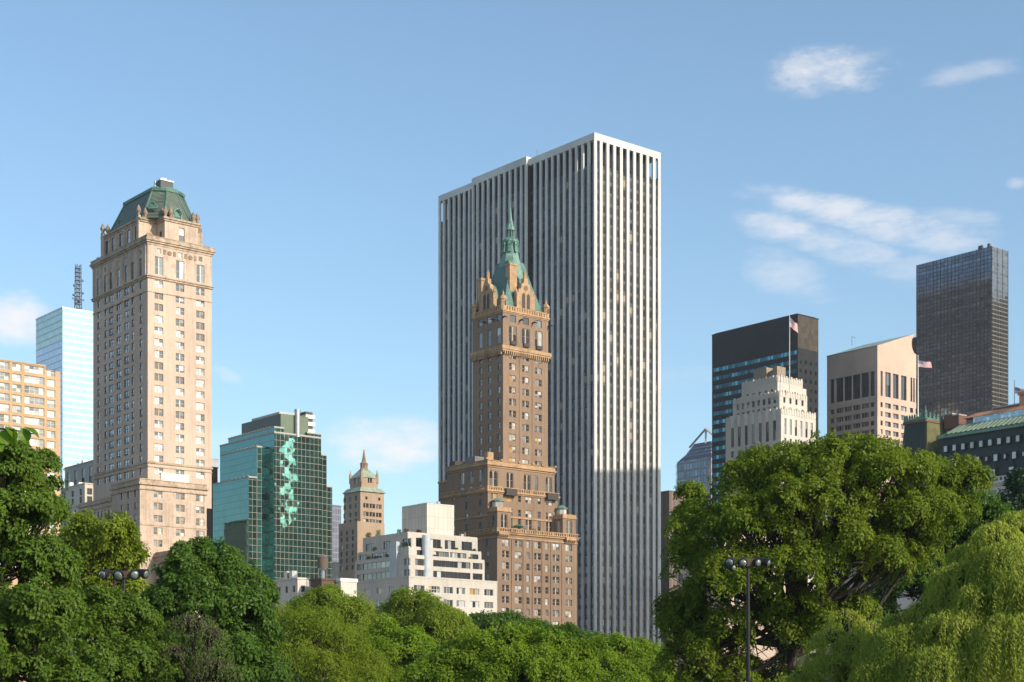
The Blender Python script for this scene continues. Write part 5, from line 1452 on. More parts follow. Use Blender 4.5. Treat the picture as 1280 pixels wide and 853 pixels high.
mat_cap = mat_plain('chimney cap', (.38, .33, .3), .8)
CHAT = chateau()

# ================================================================== A TOWER OUTSIDE THE FRAME WHOSE SHADOW FALLS ON THE RIBBED TOWER
def shade_tower():
    t = thing('office_tower', 'tall slab tower standing west of the avenue outside the photograph', 'building', (210, 486, 0), math.atan2(-SX, SY) + math.pi / 2)
    a = math.atan2(SY, SX); t.rotation_euler = (0, 0, a)
    H = (84.5 + 4) + 200 * math.tan(SUN_EL)
    mb = MB(); mb.box(-9, 9, -26, 30, 0, H)
    mb.build('wall', mat_curtain('tan grid', 2.4, 3.8, .9, 1.4, (.42, .33, .25), (.1, .11, .12), .15, .5), t)
shade_tower()
def far_tower():  # unseen tower added as the reflection in the dark glass tower
    t = thing('office_tower', 'unseen brown office tower added beyond the right edge, mirrored in the dark glass tower', 'building', (350, 655, 0))
    t.rotation_euler = (0, 0, RZ)
    mb = MB(); mb.box(-16, 16, -30, 30, 0, 200)
    mb.build('wall', mat_curtain('brown grid', 2.4, 3.8, .9, 1.6, (.26, .2, .15), (.06, .065, .07), .15, .5), t)
far_tower()

def reflection_boxes():  # unseen boxes added to shape the reflection in the green glass
    dk_ = mat_plain('reflection backdrop black', (.014, .013, .012), .95, 0, .3, .1, .1)  # near black so the added boxes mirror dark around the sky gap
    for (lab, y0, y1, h) in (('added unseen slim dark box, nearer of the pair mirrored in the green glass tower', 372, 417, 150), ('added unseen wide dark box, farther of the pair mirrored in the green glass tower', 424, 474, 150), ('added unseen low dark box closing the gap between the two tall ones', 417.1, 423.9, 97)):
        t = thing('office_tower' if h > 100 else 'office_block', lab, 'building', (226, (y0 + y1) / 2, 0))
        t.rotation_euler = (0, 0, -.32)
        mb = MB(); mb.box(-5, 5, (y0 - y1) / 2, (y1 - y0) / 2, 0, h); mb.build('wall', dk_, t)
reflection_boxes()

# ================================================================== TREES
bark = NT('bark'); o_ = bark.obj(); x_, y_, z_ = bark.xyz(o_)
bn = bark.noise(bark.comb(bark.math('MULTIPLY', x_, 6.0), bark.math('MULTIPLY', y_, 6.0), z_), 1.0, 6, .65)
bark = bark.done(bark.bsdf(bark.mix(bark.rmap(bn, .35, .65), (.022, .018, .014), (.075, .06, .045)), .95, 0, .2))
bark_pale = mat_plain('pale birch bark', (.34, .30, .25), .9, 0, .4, 2.0)

def leaf_mesh(name, P, N, D, L, W, mat, fold=.18):
    """one folded rhombus per leaf. P base, N normal, D direction of the midrib (unit arrays)"""
    n = len(P)
    D = D - N * np.sum(D * N, 1, keepdims=True); D /= np.linalg.norm(D, axis=1, keepdims=True) + 1e-9
    S = np.cross(N, D)
    L = L[:, None]; W = W[:, None]
    v = np.empty((n, 4, 3), np.float32)
    v[:, 0] = P; v[:, 1] = P + D * L * .48 + S * W * .5 + N * W * fold
    v[:, 2] = P + D * L - N * L * .12; v[:, 3] = P + D * L * .48 - S * W * .5 + N * W * fold
    me = bpy.data.meshes.new(name)
    me.vertices.add(n * 4); me.vertices.foreach_set('co', v.ravel())
    me.loops.add(n * 4); me.loops.foreach_set('vertex_index', np.arange(n * 4, dtype=np.int32))
    me.polygons.add(n); me.polygons.foreach_set('loop_start', np.arange(0, n * 4, 4, dtype=np.int32))
    me.materials.append(mat); me.update(calc_edges=True)
    return me

def unit(a): return a / (np.linalg.norm(a, axis=1, keepdims=True) + 1e-9)

def tree(name, label, Y, lobes, mat, leaf=.17, dens=.85, per=70, rc=(.45, .85), base_px=None, trunk_r=.28, droop=.25, group='trees of the park', bark_mat=None, flat=.5, wide=.55, shell=(.55, 1.05), gap=.0, twigs=.18, heads=8):
    """lobes = [(px, py, half width px, half height px, depth offset m)]: boughs of the crown at their real distance and size"""
    bm = bark_mat or bark
    cs, rs = [], []
    for lb in lobes:
        px, py, hw, hh = lb[:4]; dy = lb[4] if len(lb) > 4 else 0.0
        y = Y + dy
        cs.append((wx(px, y), y, wz(py, y))); rs.append((hw / F * y, (hw + hh) * .5 / F * y, hh / F * y))
    cs, rs = np.array(cs), np.array(rs)
    LC, LR = cs, rs                                   # the boughs
    sc_, sr_ = [], []                                 # each bough carries several smaller heads of foliage
    for c, r in zip(cs, rs):
        m = heads + int(rng.integers(0, 3))
        d = unit(rng.normal(size=(m, 3))); d[:, 2] = np.where(d[:, 2] < -.3, -d[:, 2], d[:, 2])
        for q in d:
            f = rng.uniform(.36, .56)
            sc_.append(c + q * r * rng.uniform(.55, .82)); sr_.append(r * f * np.array((1, 1, rng.uniform(.7, 1.0))))
        sc_.append(c); sr_.append(r * .62)
    cs, rs = np.array(sc_), np.array(sr_)
    bx = wx(base_px, Y) if base_px is not None else float(cs[:, 0].mean())
    t = thing(name, label, 'tree', (bx, Y, 0), 0, group)
    org = np.array((bx, Y, 0.0))
    cl, cn, cr = [], [], []
    for c, r in zip(cs, rs):
        area = 4 * math.pi * ((r[0] * r[1]) ** 1.6 / 3 + (r[0] * r[2]) ** 1.6 / 3 + (r[1] * r[2]) ** 1.6 / 3) ** (1 / 1.6)
        m = max(5, int(area * dens * .85))
        d = unit(rng.normal(size=(m, 3))); d[:, 2] = np.where(d[:, 2] < -.35, -d[:, 2] * .6, d[:, 2]); d = unit(d)
        k = rng.uniform(shell[0], shell[1], (m, 1)) ** .75
        k = np.where(rng.random((m, 1)) < .1, rng.uniform(1.1, 1.45, (m, 1)), k)      # stray sprays beyond the outline
        p = c + d * r * k
        p += rng.normal(scale=.14, size=p.shape) * r.min()
        # keep out of the middle of neighbouring boughs, leave a few holes
        inside = np.zeros(m)
        for c2, r2 in zip(cs, rs):
            if c2 is c: continue
            q = np.linalg.norm((p - c2) / r2, axis=1); inside += (q < .6)
        keep = (inside == 0) & (rng.random(m) > gap)
        cl.append(p[keep]); cn.append(d[keep]); cr.append(rng.uniform(rc[0], rc[1], keep.sum()))
    for c, r in zip(LC, LR):                          # loose shoots that break the outline of each bough
        m = int(5 + 3.2 * r.prod() ** .5 * dens)
        d = unit(rng.normal(size=(m, 3))); d[:, 2] = np.abs(d[:, 2]) - .15; d = unit(d)
        cl.append(c + d * r * rng.uniform(.98, 1.24, (m, 1))); cn.append(d); cr.append(rng.uniform(rc[0] * .45, rc[0] * .95, m))
    cl, cn, cr = np.concatenate(cl), np.concatenate(cn), np.concatenate(cr)
    ok = cl[:, 2] > .6; cl, cn, cr = cl[ok], cn[ok], cr[ok]
    # leaves
    cnt = np.maximum(8, (1.65 * per * (cr / np.mean(rc)) ** 2 * rng.uniform(.6, 1.3, len(cr)))).astype(int)
    idx = np.repeat(np.arange(len(cl)), cnt); n = len(idx)
    off = unit(rng.normal(size=(n, 3))) * (rng.random((n, 1)) ** .45)
    ax = unit(cn * np.array((1, 1, .35)) + np.array((0, 0, .38)))[idx]          # each spray lies in a tilted layer
    h = np.sum(off * ax, 1, keepdims=True)
    off = off - ax * h * (1 - flat * .8)
    P = cl[idx] + off * cr[idx][:, None]
    rad = np.linalg.norm(off, axis=1)
    P[:, 2] -= droop * cr[idx] * rad ** 2
    N = unit(ax * .75 + off * .65 + np.array((.12, -.1, .05)) + rng.normal(scale=.4, size=(n, 3)))
    D = unit(off + cn[idx] * .6 + np.array((0, 0, -.35)) + rng.normal(scale=.35, size=(n, 3)))
    L = 1.2 * leaf * rng.uniform(.65, 1.25, n)
    me = leaf_mesh('crown', P - org, N, D, L, L * wide, mat)
    link('crown', me, t)
    # trunk and boughs
    mb = MB()
    crown_bot = float((LC[:, 2] - LR[:, 2]).min()); zc = float(LC[:, 2].mean())
    zf = max(1.6, min(crown_bot + .8, zc * .6))
    zt = float((LC[:, 2]).max())
    top = Vector((float(cs[:, 0].mean()) - bx, float(cs[:, 1].mean()) - Y, zt))
    tr = [Vector((0, 0, -.1)), Vector((random.uniform(-.1, .1), 0, zf * .5)), Vector((top.x * .15, top.y * .15, zf)), top * .55 + Vector((0, 0, zf * .45)) - Vector((0, 0, 0)), top]
    tr[3].z = (zf + zt) / 2
    mb.tube(tr, [trunk_r * 1.25, trunk_r, trunk_r * .85, trunk_r * .5, .05], 8)
    ci = 0
    for c, r in zip(LC, LR):
        e = Vector(c - org); k = random.uniform(.25, .75); s = tr[2].lerp(tr[3], k)
        mid = s.lerp(e, .5) + Vector((random.uniform(-.3, .3), random.uniform(-.3, .3), -.18 * (e - s).length * random.uniform(.2, 1)))
        br = trunk_r * .42
        mb.tube([s, mid, e, e + Vector((e.x - s.x, e.y - s.y, abs(e.z - s.z))).normalized() * float(r.min()) * .7], [br, br * .75, br * .45, .025], 6)
        near = np.where(np.max(np.abs((cl - c) / r), axis=1) < 1.15)[0]
        rng.shuffle(near)
        for i in near[:max(4, int(len(near) * twigs))]:
            q = Vector(cl[i] - org); a = mid.lerp(e, random.uniform(.1, 1.0))
            m2 = a.lerp(q, .55) + Vector((random.uniform(-.2, .2), random.uniform(-.2, .2), random.uniform(-.25, .1)))
            mb.tube([a, m2, q], [br * .22 + .012, .028, .008], 4)
    mb.build('trunk', bm, t)
    return t

def willow(name, label, Y, domes, mat, base_px, n=1500, leaf=.14, length=(1.2, 4.2), step=.075, width=.03, group='trees of the park', spread=.7):
    cs, rs, ws = [], [], []
    for lb in domes:
        px, py, hw, hh = lb[:4]; y = Y + (lb[4] if len(lb) > 4 else 0)
        cs.append((wx(px, y), y, wz(py, y))); rs.append((hw / F * y, hw / F * y * .9, hh / F * y)); ws.append(hw * (hw + hh))
    cs, rs = np.array(cs), np.array(rs); ws = np.array(ws, float) / sum(ws)
    bx = wx(base_px, Y); org = np.array((bx, Y, 0.0))
    t = thing(name, label, 'tree', (bx, Y, 0), 0, group)
    n = int(n * 2.0)
    which = rng.choice(len(cs), n, p=ws)
    d = unit(rng.normal(size=(n, 3))); d[:, 2] = np.abs(d[:, 2]) * .95 - .12; d = unit(d)
    k = rng.uniform(.55, 1.0, (n, 1)) ** .4
    start = cs[which] + d * rs[which] * k
    # strands hang in tresses: pull neighbours together
    tq = np.round(start / .7); h = np.sin(tq @ np.array((12.9, 78.2, 37.7))) * 43758.5; h -= np.floor(h)
    out = d * np.array((1, 1, 0)); 
    Ls = rng.uniform(length[0], length[1], n) * (.55 + .7 * h)
    Ls = np.where(h < .3, Ls * .3, Ls)               # gaps between the tresses
    m = np.maximum(6, (Ls / step).astype(int)); idx = np.repeat(np.arange(n), m)
    first = np.concatenate([[0], np.cumsum(m)[:-1]]); s = (np.arange(len(idx)) - first[idx]) * step
    lift = .45 * (1 - np.exp(-s * 2.2)) * np.exp(-s * .9)
    sway = rng.normal(scale=.10, size=(n, 2)); ph = rng.uniform(0, 6.28, n)
    P = start[idx] + out[idx] * (spread * (1 - np.exp(-s * 1.3)))[:, None]
    P[:, 2] += lift - np.maximum(0, s - .25) * .97
    P[:, 0] += sway[idx, 0] * s * .5 + .05 * np.sin(s * 2.3 + ph[idx]); P[:, 1] += sway[idx, 1] * s * .5
    ok = P[:, 2] > .5; P, idx = P[ok], idx[ok]
    P += rng.normal(scale=.02, size=P.shape)
    nn = len(P)
    ang = rng.uniform(0, 6.28, nn)
    side = np.stack([np.cos(ang), np.sin(ang), np.zeros(nn)], 1)
    D = unit(side * .6 + np.array((0, 0, -.85)) + rng.normal(scale=.15, size=(nn, 3)))
    N = unit(side * .6 + out[idx] * .9 + np.array((.2, -.15, .45)) + rng.normal(scale=.4, size=(nn, 3)))
    L = leaf * rng.uniform(.7, 1.2, nn)
    link('crown', leaf_mesh('crown', P - org, N, D, L, np.full(nn, width * 1.15) * rng.uniform(.7, 1.3, nn), mat, .1), t)
    mb = MB()
    zt = float(cs[:, 2].max()); zf = zt * .45
    tr = [Vector((0, 0, -.1)), Vector((.15, 0, zf * .6)), Vector((.1, .1, zf))]
    mb.tube(tr, [.42, .34, .3], 8)
    for c, r in zip(cs, rs):
        e = Vector(c - org); mid = tr[2].lerp(e, .55) + Vector((0, 0, .6))
        mb.tube([tr[2], mid, e, e + Vector((0, 0, float(r[2]) * .7))], [.2, .13, .07, .03], 6)
        near = np.where(np.max(np.abs((start - c) / r), axis=1) < 1.05)[0]; rng.shuffle(near)
        for i in near[:40]:
            q = Vector(start[i] - org); mb.tube([mid.lerp(e, random.uniform(.4, 1)), e.lerp(q, .6) + Vector((0, 0, .25)), q], [.05, .03, .01], 4)
    mb.build('trunk', bark, t)
    return t

LM = {
    'mid': mat_leaf('leaf mid green', (.050, .105, .012), (.135, .205, .024), .38, .14),
    'yellow': mat_leaf('leaf yellow green', (.12, .175, .012), (.22, .27, .022), .42, .14),
    'deep': mat_leaf('leaf deep green', (.036, .088, .012), (.105, .180, .024), .34, .14),
    'feather': mat_leaf('leaf feathery olive', (.125, .19, .016), (.235, .295, .034), .48, .1),
    'fresh': mat_leaf('leaf fresh green', (.105, .19, .010), (.225, .315, .024), .45, .12),
    'locust': mat_leaf('leaf locust green', (.068, .118, .008), (.185, .235, .016), .40, .14),
    'willow': mat_leaf('leaf willow yellow', (.15, .22, .026), (.37, .40, .065), .32, .1),
    'pine': mat_leaf('leaf dark blue green', (.014, .044, .018), (.036, .082, .028), .3),
    'birch': mat_leaf('leaf grey olive', (.075, .10, .03), (.13, .15, .05), .4, .2),
}
# left
tree('leafy_tree', 'tall mid green tree cut by the left edge in front of the orange brick block', 66,
     [(-45, 600, 60, 62), (8, 585, 32, 38, -1), (42, 600, 30, 34, .5), (52, 648, 28, 30), (18, 655, 50, 42, -2), (-30, 700, 70, 60, -1), (40, 705, 42, 40, -1), (30, 770, 60, 50, -2), (-20, 820, 70, 60, -2), (20, 850, 60, 40, -1), (60, 800, 40, 40, -1), (70, 720, 34, 34, 0), (80, 855, 50, 30, 0)],
     LM['mid'], .15, 1.25, 85, (.34, .62), base_px=-25)
tree('leafy_tree', 'dark shaded green tree filling the bottom left below the floodlights', 72,
     [(110, 782, 55, 38), (160, 796, 42, 40, 1), (85, 830, 60, 45, -1), (150, 840, 60, 45, -1), (195, 835, 40, 45), (125, 764, 36, 18, 1)],
     LM['mid'], .15, 1.2, 80, (.34, .62), base_px=130)
tree('maple_tree', 'round yellow green maple in front of the buff hotel tower', 105,
     [(110, 672, 28, 28), (140, 678, 32, 32, -1), (125, 705, 42, 26), (155, 700, 22, 24), (95, 700, 26, 26, 1), (125, 740, 50, 30, 1)],
     LM['yellow'], .2, 1.0, 75, (.5, .85), base_px=125, flat=.4)
tree('oak_tree', 'dark green oak with a lumpy crown left of the green glass tower', 86,
     [(254, 702, 34, 28), (228, 728, 36, 30, -1), (285, 722, 36, 30, 0), (318, 745, 26, 26, .5), (250, 762, 52, 38, -1.5), (300, 780, 40, 38, -1), (205, 765, 28, 34, 1), (260, 830, 75, 50, -.5), (215, 820, 40, 50), (325, 810, 26, 45, 1), (310, 850, 50, 36, -1), (200, 855, 40, 30, -1)],
     LM['deep'], .17, 1.15, 85, (.42, .75), base_px=262)
willow('weeping_birch', 'small weeping birch with bare pale twigs under the dark green oak', 72, [(240, 785, 26, 18), (262, 800, 22, 16, -1), (222, 822, 22, 16, -1), (270, 838, 24, 15, -1.5)], LM['birch'], 245, 190, .10, (.6, 2.0), .075, .035)
# centre
tree('willow_tree', 'soft feathery olive willow in the lower middle with an open trunk', 105,
     [(345, 790, 30, 36), (392, 790, 34, 36, -1), (360, 835, 45, 40, -1), (430, 815, 38, 36, 0), (415, 850, 55, 35, -1.5), (460, 842, 28, 30, 1)],
     LM['feather'], .15, 1.1, 85, (.5, .9), base_px=378, droop=.7, flat=.75, wide=.3)
tree('leafy_tree', 'rounded olive green tree in front of the low town houses', 150,
     [(410, 760, 34, 22), (440, 772, 32, 26, -1), (385, 775, 26, 22, 1), (415, 795, 52, 34), (470, 795, 25, 28, 1)],
     LM['feather'], .2, .75, 75, (.6, 1.1), base_px=420, wide=.5)
tree('leafy_tree', 'rounded light green tree in front of the white terraced apartments', 158,
     [(515, 762, 30, 20), (545, 775, 36, 26, -1), (495, 780, 32, 26, 1), (530, 800, 56, 36), (572, 795, 22, 24, 1)],
     LM['feather'], .2, .75, 75, (.6, 1.1), base_px=525, wide=.5)
tree('maple_tree', 'small fresh green maple left of centre below the white terraced apartments', 128,
     [(485, 800, 30, 24), (510, 815, 36, 28, -1), (470, 830, 36, 30), (500, 850, 50, 30, -1)], LM['fresh'], .2, .9, 75, (.5, .9), base_px=490)
tree('maple_tree', 'dark green treetop at the foot of the brown spire hotel', 190,
     [(612, 783, 26, 17), (640, 785, 32, 16, 1), (590, 800, 24, 20, 1), (668, 795, 26, 16, 2), (700, 800, 32, 14, 1), (740, 806, 26, 12, 2)], LM['deep'], .24, .6, 80, (.7, 1.2), base_px=632)
tree('maple_tree', 'broad fresh green maple in the bottom middle of the treeline', 118,
     [(640, 805, 42, 26), (600, 820, 38, 28, -1), (680, 808, 40, 28, 0), (655, 840, 60, 32, -2), (570, 840, 42, 30, -1), (715, 832, 38, 30, -1), (540, 850, 36, 26, -1), (610, 856, 44, 28, -2), (690, 858, 40, 26, -2)],
     LM['fresh'], .2, .95, 80, (.5, .9), base_px=645)
tree('leafy_tree', 'fresh green tree below the dark window strips of the ribbed tower', 140,
     [(765, 820, 38, 22), (800, 826, 26, 24, 1), (735, 838, 40, 28, -1), (790, 850, 42, 26, -1), (820, 845, 22, 24), (760, 862, 50, 26, -2), (830, 862, 30, 24, 1)],
     LM['fresh'], .2, .85, 75, (.55, .95), base_px=772, wide=.45)
# right
tree('locust_tree', 'big spreading locust tree with layered boughs hiding the office blocks on the right', 95,
     [(1055, 582, 66, 36, 0), (985, 588, 56, 34, 1), (1120, 588, 58, 34, 0), (1170, 600, 48, 30, 1), (1207, 602, 26, 24, 0), (935, 612, 44, 36, 0), (1045, 640, 80, 40, -2.5), (1125, 640, 62, 38, -2), (1185, 640, 36, 26, 0),
      (965, 665, 62, 44, -2.5), (895, 668, 40, 44, 0), (870, 718, 40, 44, .5), (1040, 710, 70, 44, -2), (1115, 700, 56, 40, -1), (930, 735, 56, 46, -2), (862, 775, 34, 44, 1), (905, 800, 60, 46, 0), (985, 790, 60, 46, -1), (880, 850, 60, 40, 0), (960, 850, 60, 40, 0), (1050, 770, 50, 40, 1), (1000, 640, 60, 46, -3.5), (1075, 690, 60, 46, -3.5), (1020, 590, 60, 40, -2.5), (1100, 600, 60, 36, -2.5), (930, 665, 46, 44, -3), (1150, 655, 50, 36, -2.5), (985, 730, 56, 46, -3.5), (905, 735, 44, 44, -2.5), (1075, 570, 50, 24, 0), (860, 820, 34, 40, 0), (840, 790, 22, 34, .5)],
     LM['locust'], .17, .95, 80, (.42, .85), base_px=985, trunk_r=.4, flat=.42, shell=(.4, 1.08), gap=.24, twigs=.14, heads=8)
tree('locust_tree', 'thin sprig topped tree beside the brown ribbed slab', 112, [(866, 618, 14, 12), (868, 640, 22, 16), (855, 660, 20, 16), (880, 660, 20, 20), (862, 690, 26, 22)], LM['locust'], .18, 1.0, 60, (.4, .7), base_px=885, gap=.25)
tree('leafy_tree', 'dark blue green tree at the right edge in front of the chateau hotel', 130, [(1284, 612, 26, 24), (1300, 640, 40, 34), (1268, 640, 24, 26), (1275, 665, 34, 30)], LM['pine'], .2, 1.1, 75, (.5, .9), base_px=1300)
tree('leafy_tree', 'ragged green tree between the big locust and the yellow willow', 108, [(1215, 640, 26, 22), (1240, 650, 24, 20), (1180, 668, 24, 20), (1160, 700, 32, 26), (1200, 690, 30, 24), (1225, 668, 30, 20), (1130, 730, 40, 34), (1180, 740, 40, 34), (1090, 770, 40, 30)], LM['deep'], .18, .8, 65, (.45, .8), base_px=1165, gap=.1)
willow('weeping_willow', 'large yellow green weeping willow filling the bottom right corner', 64,
       [(1278, 662, 34, 22, 0), (1246, 676, 26, 22, -1), (1262, 700, 36, 22, -2.5), (1216, 696, 24, 16, .5), (1205, 724, 34, 18, -1), (1184, 748, 26, 14, .5), (1290, 735, 52, 34, -3.5), (1236, 748, 34, 22, -3), (1160, 768, 26, 14, -.5), (1200, 785, 40, 24, -3), (1128, 782, 20, 12, .5), (1140, 800, 38, 18, -2), (1270, 800, 50, 34, -4.5), (1105, 806, 22, 14, .5), (1180, 828, 46, 22, -3.5), (1110, 838, 34, 16, -2)],
       LM['willow'], 1270, 3000, .16, (1.2, 4.6), .07, .032)
willow('weeping_willow', 'small yellow tipped willow standing left of the large one', 70,
       [(1058, 778, 16, 16, 0), (1086, 792, 26, 14, 1), (1040, 800, 20, 12, -1), (1072, 806, 22, 16, -2), (1020, 828, 16, 10, -.5), (1050, 832, 34, 14, -2), (1092, 830, 30, 18, 0), (1004, 850, 16, 8, -1)], LM['willow'], 1068, 900, .13, (.7, 2.4), .07, .032)

# a twig of the nearest tree, a few metres from the camera
def near_twig():
    Y = 9.0
    t = thing('leafy_branch', 'leafy twig with a few large bright leaves hanging in at the left edge', 'branch', (wx(-30, Y), Y, wz(545, Y)))
    lm = mat_leaf('large near leaf', (.10, .19, .012), (.15, .24, .018), .5, .3)
    mb = MB(); mb.tube([(-2.2, 0, -1.2), (-.8, 0, -.25), (.0, 0, .05), (.2, .0, .035), (.33, .0, .01)], [.05, .025, .008, .005, .003], 6); mb.build('twig', bark, t)
    def leaf(px, py, tx, ty, w, roll, brown=False):
        b0 = Vector((wx(px, Y) - t.location.x, 0, wz(py, Y) - t.location.z)); e = Vector((wx(tx, Y) - t.location.x, random.uniform(-.03, .03), wz(ty, Y) - t.location.z))
        d = (e - b0); L = d.length; d.normalize()
        s = Vector((math.cos(roll), math.sin(roll), 0)); s = (s - d * s.dot(d)).normalized(); nrm = d.cross(s)
        mb = MB(); prof = [(0, .02), (.12, .5), (.3, .95), (.5, 1.0), (.7, .8), (.86, .45), (1, .03)]
        rows = []
        for k, q in prof:
            c = b0 + d * L * k + nrm * (.10 * L * math.sin(k * 3))
            rows.append([tuple(c - s * w * q / 2 + nrm * w * q * .16), tuple(c), tuple(c + s * w * q / 2 + nrm * w * q * .16)])
        for a, c in zip(rows, rows[1:]):
            mb.quad(a[0], a[1], c[1], c[0]); mb.quad(a[1], a[2], c[2], c[1])
        mb.build('leaf', lm, t, None, True)
    for a in ((-4, 541, 12, 556, .09, .2), (6, 533, 20, 553, .075, 1.0), (18, 536, 22, 560, .07, -.6), (28, 535, 33, 556, .075, .3), (30, 535, 50, 549, .05, .8), (-8, 548, 4, 566, .08, .4)): leaf(*a)
near_twig()

# ================================================================== FLOODLIGHT MASTS
steel_dark = mat_plain('dark painted steel', (.016, .014, .014), .5, .4)
lens = mat_glass_pane('floodlight lens', (.12, .14, .13), 0, 1.0, .15)
bracket = mat_plain('rusty brown bracket', (.09, .05, .035), .8)
def mast(label, px, py, Y, heads):
    x = wx(px, Y); z = wz(py, Y)
    t = thing('floodlight_mast', label, 'floodlight mast', (x, Y, 0))
    mb = MB(); mb.lathe(0, 0, [(.24, 0), (.22, .4), (.11, .5), (.075, z), (.075, z + .1)], 12); mb.build('pole', steel_dark, t)
    s = 1 / F * Y
    xs = [h[0] for h in heads]
    mb = MB(); mb.box((min(xs) - px) * s - .15, (max(xs) - px) * s + .15, -.07, .07, z - .06, z + .08); mb.box(-.45, .45, -.14, .14, z - .16, z + .2); mb.build('crossarm', bracket, t)
    for (hx, hy, r, yaw) in heads:
        mb = MB(); mb.lathe(0, 0, [(r * .35, -.55), (r * .6, -.4), (r * .98, -.06), (r * 1.05, 0), (r * 1.05, .07), (r * .9, .07)], 14)
        dirv = Vector((math.sin(yaw), -math.cos(yaw), -.35)).normalized()
        h = mb.build('lamp_head', steel_dark, t, ((hx - px) * s, -.12, wz(hy, Y)))
        h.rotation_euler = dirv.to_track_quat('Z', 'Y').to_euler()
        mb = MB(); mb.lathe(0, 0, [(r * .9, .055), (r * .7, .12), (r * .3, .16)], 14); mb.build('lens', lens, h, None, True)
        mb = MB(); mb.box((hx - px) * s - .03, (hx - px) * s + .03, -.04, .04, min(wz(hy, Y), z), max(wz(hy, Y), z) + .02); mb.build('yoke', steel_dark, t)
    return t
mast('tall dark floodlight mast with round lamps in front of the big locust tree', 935, 704, 74, [(912, 703, .21, -.5), (928, 704, .21, -.1), (915, 710, .17, .9), (946, 704, .21, .6), (958, 704, .2, 1.2)])
mast('floodlight mast rising out of the trees at the foot of the buff hotel tower', 155, 719, 84, [(130, 718.5, .27, -.6), (149, 720, .3, -.3), (169, 719, .27, .4), (182, 718, .26, 1.2)])

# ================================================================== FLAGS
def mat_flag():
    red = mat_plain('flag red', (.42, .035, .045), .8); white = mat_plain('flag white', (.72, .70, .68), .8)
    t = NT('flag canton'); uv = t.node('ShaderNodeUVMap').outputs[0]; x, y, z = t.xyz(uv)
    fx = t.math('SUBTRACT', t.math('FRACT', t.math('MULTIPLY', x, 6.0)), .5); fy = t.math('SUBTRACT', t.math('FRACT', t.math('MULTIPLY', y, 5.0)), .5)
    d = t.math('ADD', t.math('MULTIPLY', fx, fx), t.math('MULTIPLY', fy, fy))
    blue = t.done(t.bsdf(t.mix(t.math('LESS_THAN', d, .06), (.03, .045, .16), (.7, .7, .7)), .8))
    return [red, white, blue]
FLAG = mat_flag()
pole_white = mat_plain('white flagpole paint', (.62, .60, .57), .4)
def flag(label, plabel, px, Y, y_base, y_top, fl, wave, zbase=None, sag=0.0, gname='flags over the rooftops'):
    """fl = (px0, py top, py bottom, px end, py end top): the cloth in the photograph; built as a 13 stripe waving sheet"""
    x = wx(px, Y); zt = wz(y_top, Y); zb = wz(y_base, Y) if zbase is None else zbase
    p = thing('flagpole', plabel, 'flagpole', (x, Y, zb), 0, 'flagpoles on the roofs')
    mb = MB(); mb.lathe(0, 0, [(.3, 0), (.3, .25), (.2, .3), (.11, zt - zb)], 10); mb.build('pole', pole_white, p)
    mb = MB(); mb.lathe(0, 0, [(.05, zt - zb), (.2, zt - zb + .15), (.2, zt - zb + .28), (.03, zt - zb + .42)], 10); mb.build('ball', pole_white, p)
    s = 1 / F * Y
    h = (fl[2] - fl[1]) * s; w = (fl[3] - px) * s
    f = thing('flag', label, 'flag', (x + .12, Y, wz(fl[1], Y)), 0, gname)
    drop = (fl[4] - fl[1]) * s
    nx, ny = 20, 13
    me = bpy.data.meshes.new('cloth')
    V, Fc, mi = [], [], []
    for j in range(ny + 1):
        for i in range(nx + 1):
            a = i / nx; b = j / ny
            V.append((w * a * (1 - .1 * math.sin(3 * a + 2 * b)) , wave * a * math.sin(7 * a + 1.6 * b) - .15 * a, -h * b - drop * a ** 1.3 + .10 * h * math.sin(8 * a + b) * a))
    uvs = []
    for j in range(ny):
        for i in range(nx):
            q = j * (nx + 1) + i
            Fc.append((q, q + nx + 1, q + nx + 2, q + 1)); mi.append(2 if (i < nx * .4 and j < 7) else (0 if j % 2 == 0 else 1))
            cx = nx * .4
            for (ii, jj) in ((i, j), (i, j + 1), (i + 1, j + 1), (i + 1, j)): uvs += [ii / cx, jj / 7]
    me.from_pydata(V, [], Fc)
    for m in FLAG: me.materials.append(m)
    me.polygons.foreach_set('material_index', mi)
    ul = me.uv_layers.new(name='UVMap'); ul.data.foreach_set('uv', uvs); me.update()
    link('cloth', me, f)
    return f
dp = (DECO.P[0] + 3.0 * DR[0] + 2.6 * DL[0], DECO.P[1] + 3.0 * DR[1] + 2.6 * DL[1])
flag('drooping flag of stars and stripes above the white deco tower', 'tall white flagpole on the white deco tower', 987, DECO.P[1] + 4, 0, 394, (987.5, 397, 409, 996.5, 406), .5, DZ[1], gname='flags over the rooftops')
flag('flag of stars and stripes flying beside the pink pediment tower', 'white flagpole in front of the pink pediment tower', 1147.5, 430, 521, 446, (1148, 451, 459, 1163, 453), .35)
flag('flag of stars and stripes at the right edge above the brick chimneys', 'slim flagpole behind the brick chimneys at the right edge', 1268, 450, 520, 477, (1268.5, 484, 492, 1285, 489), .35)

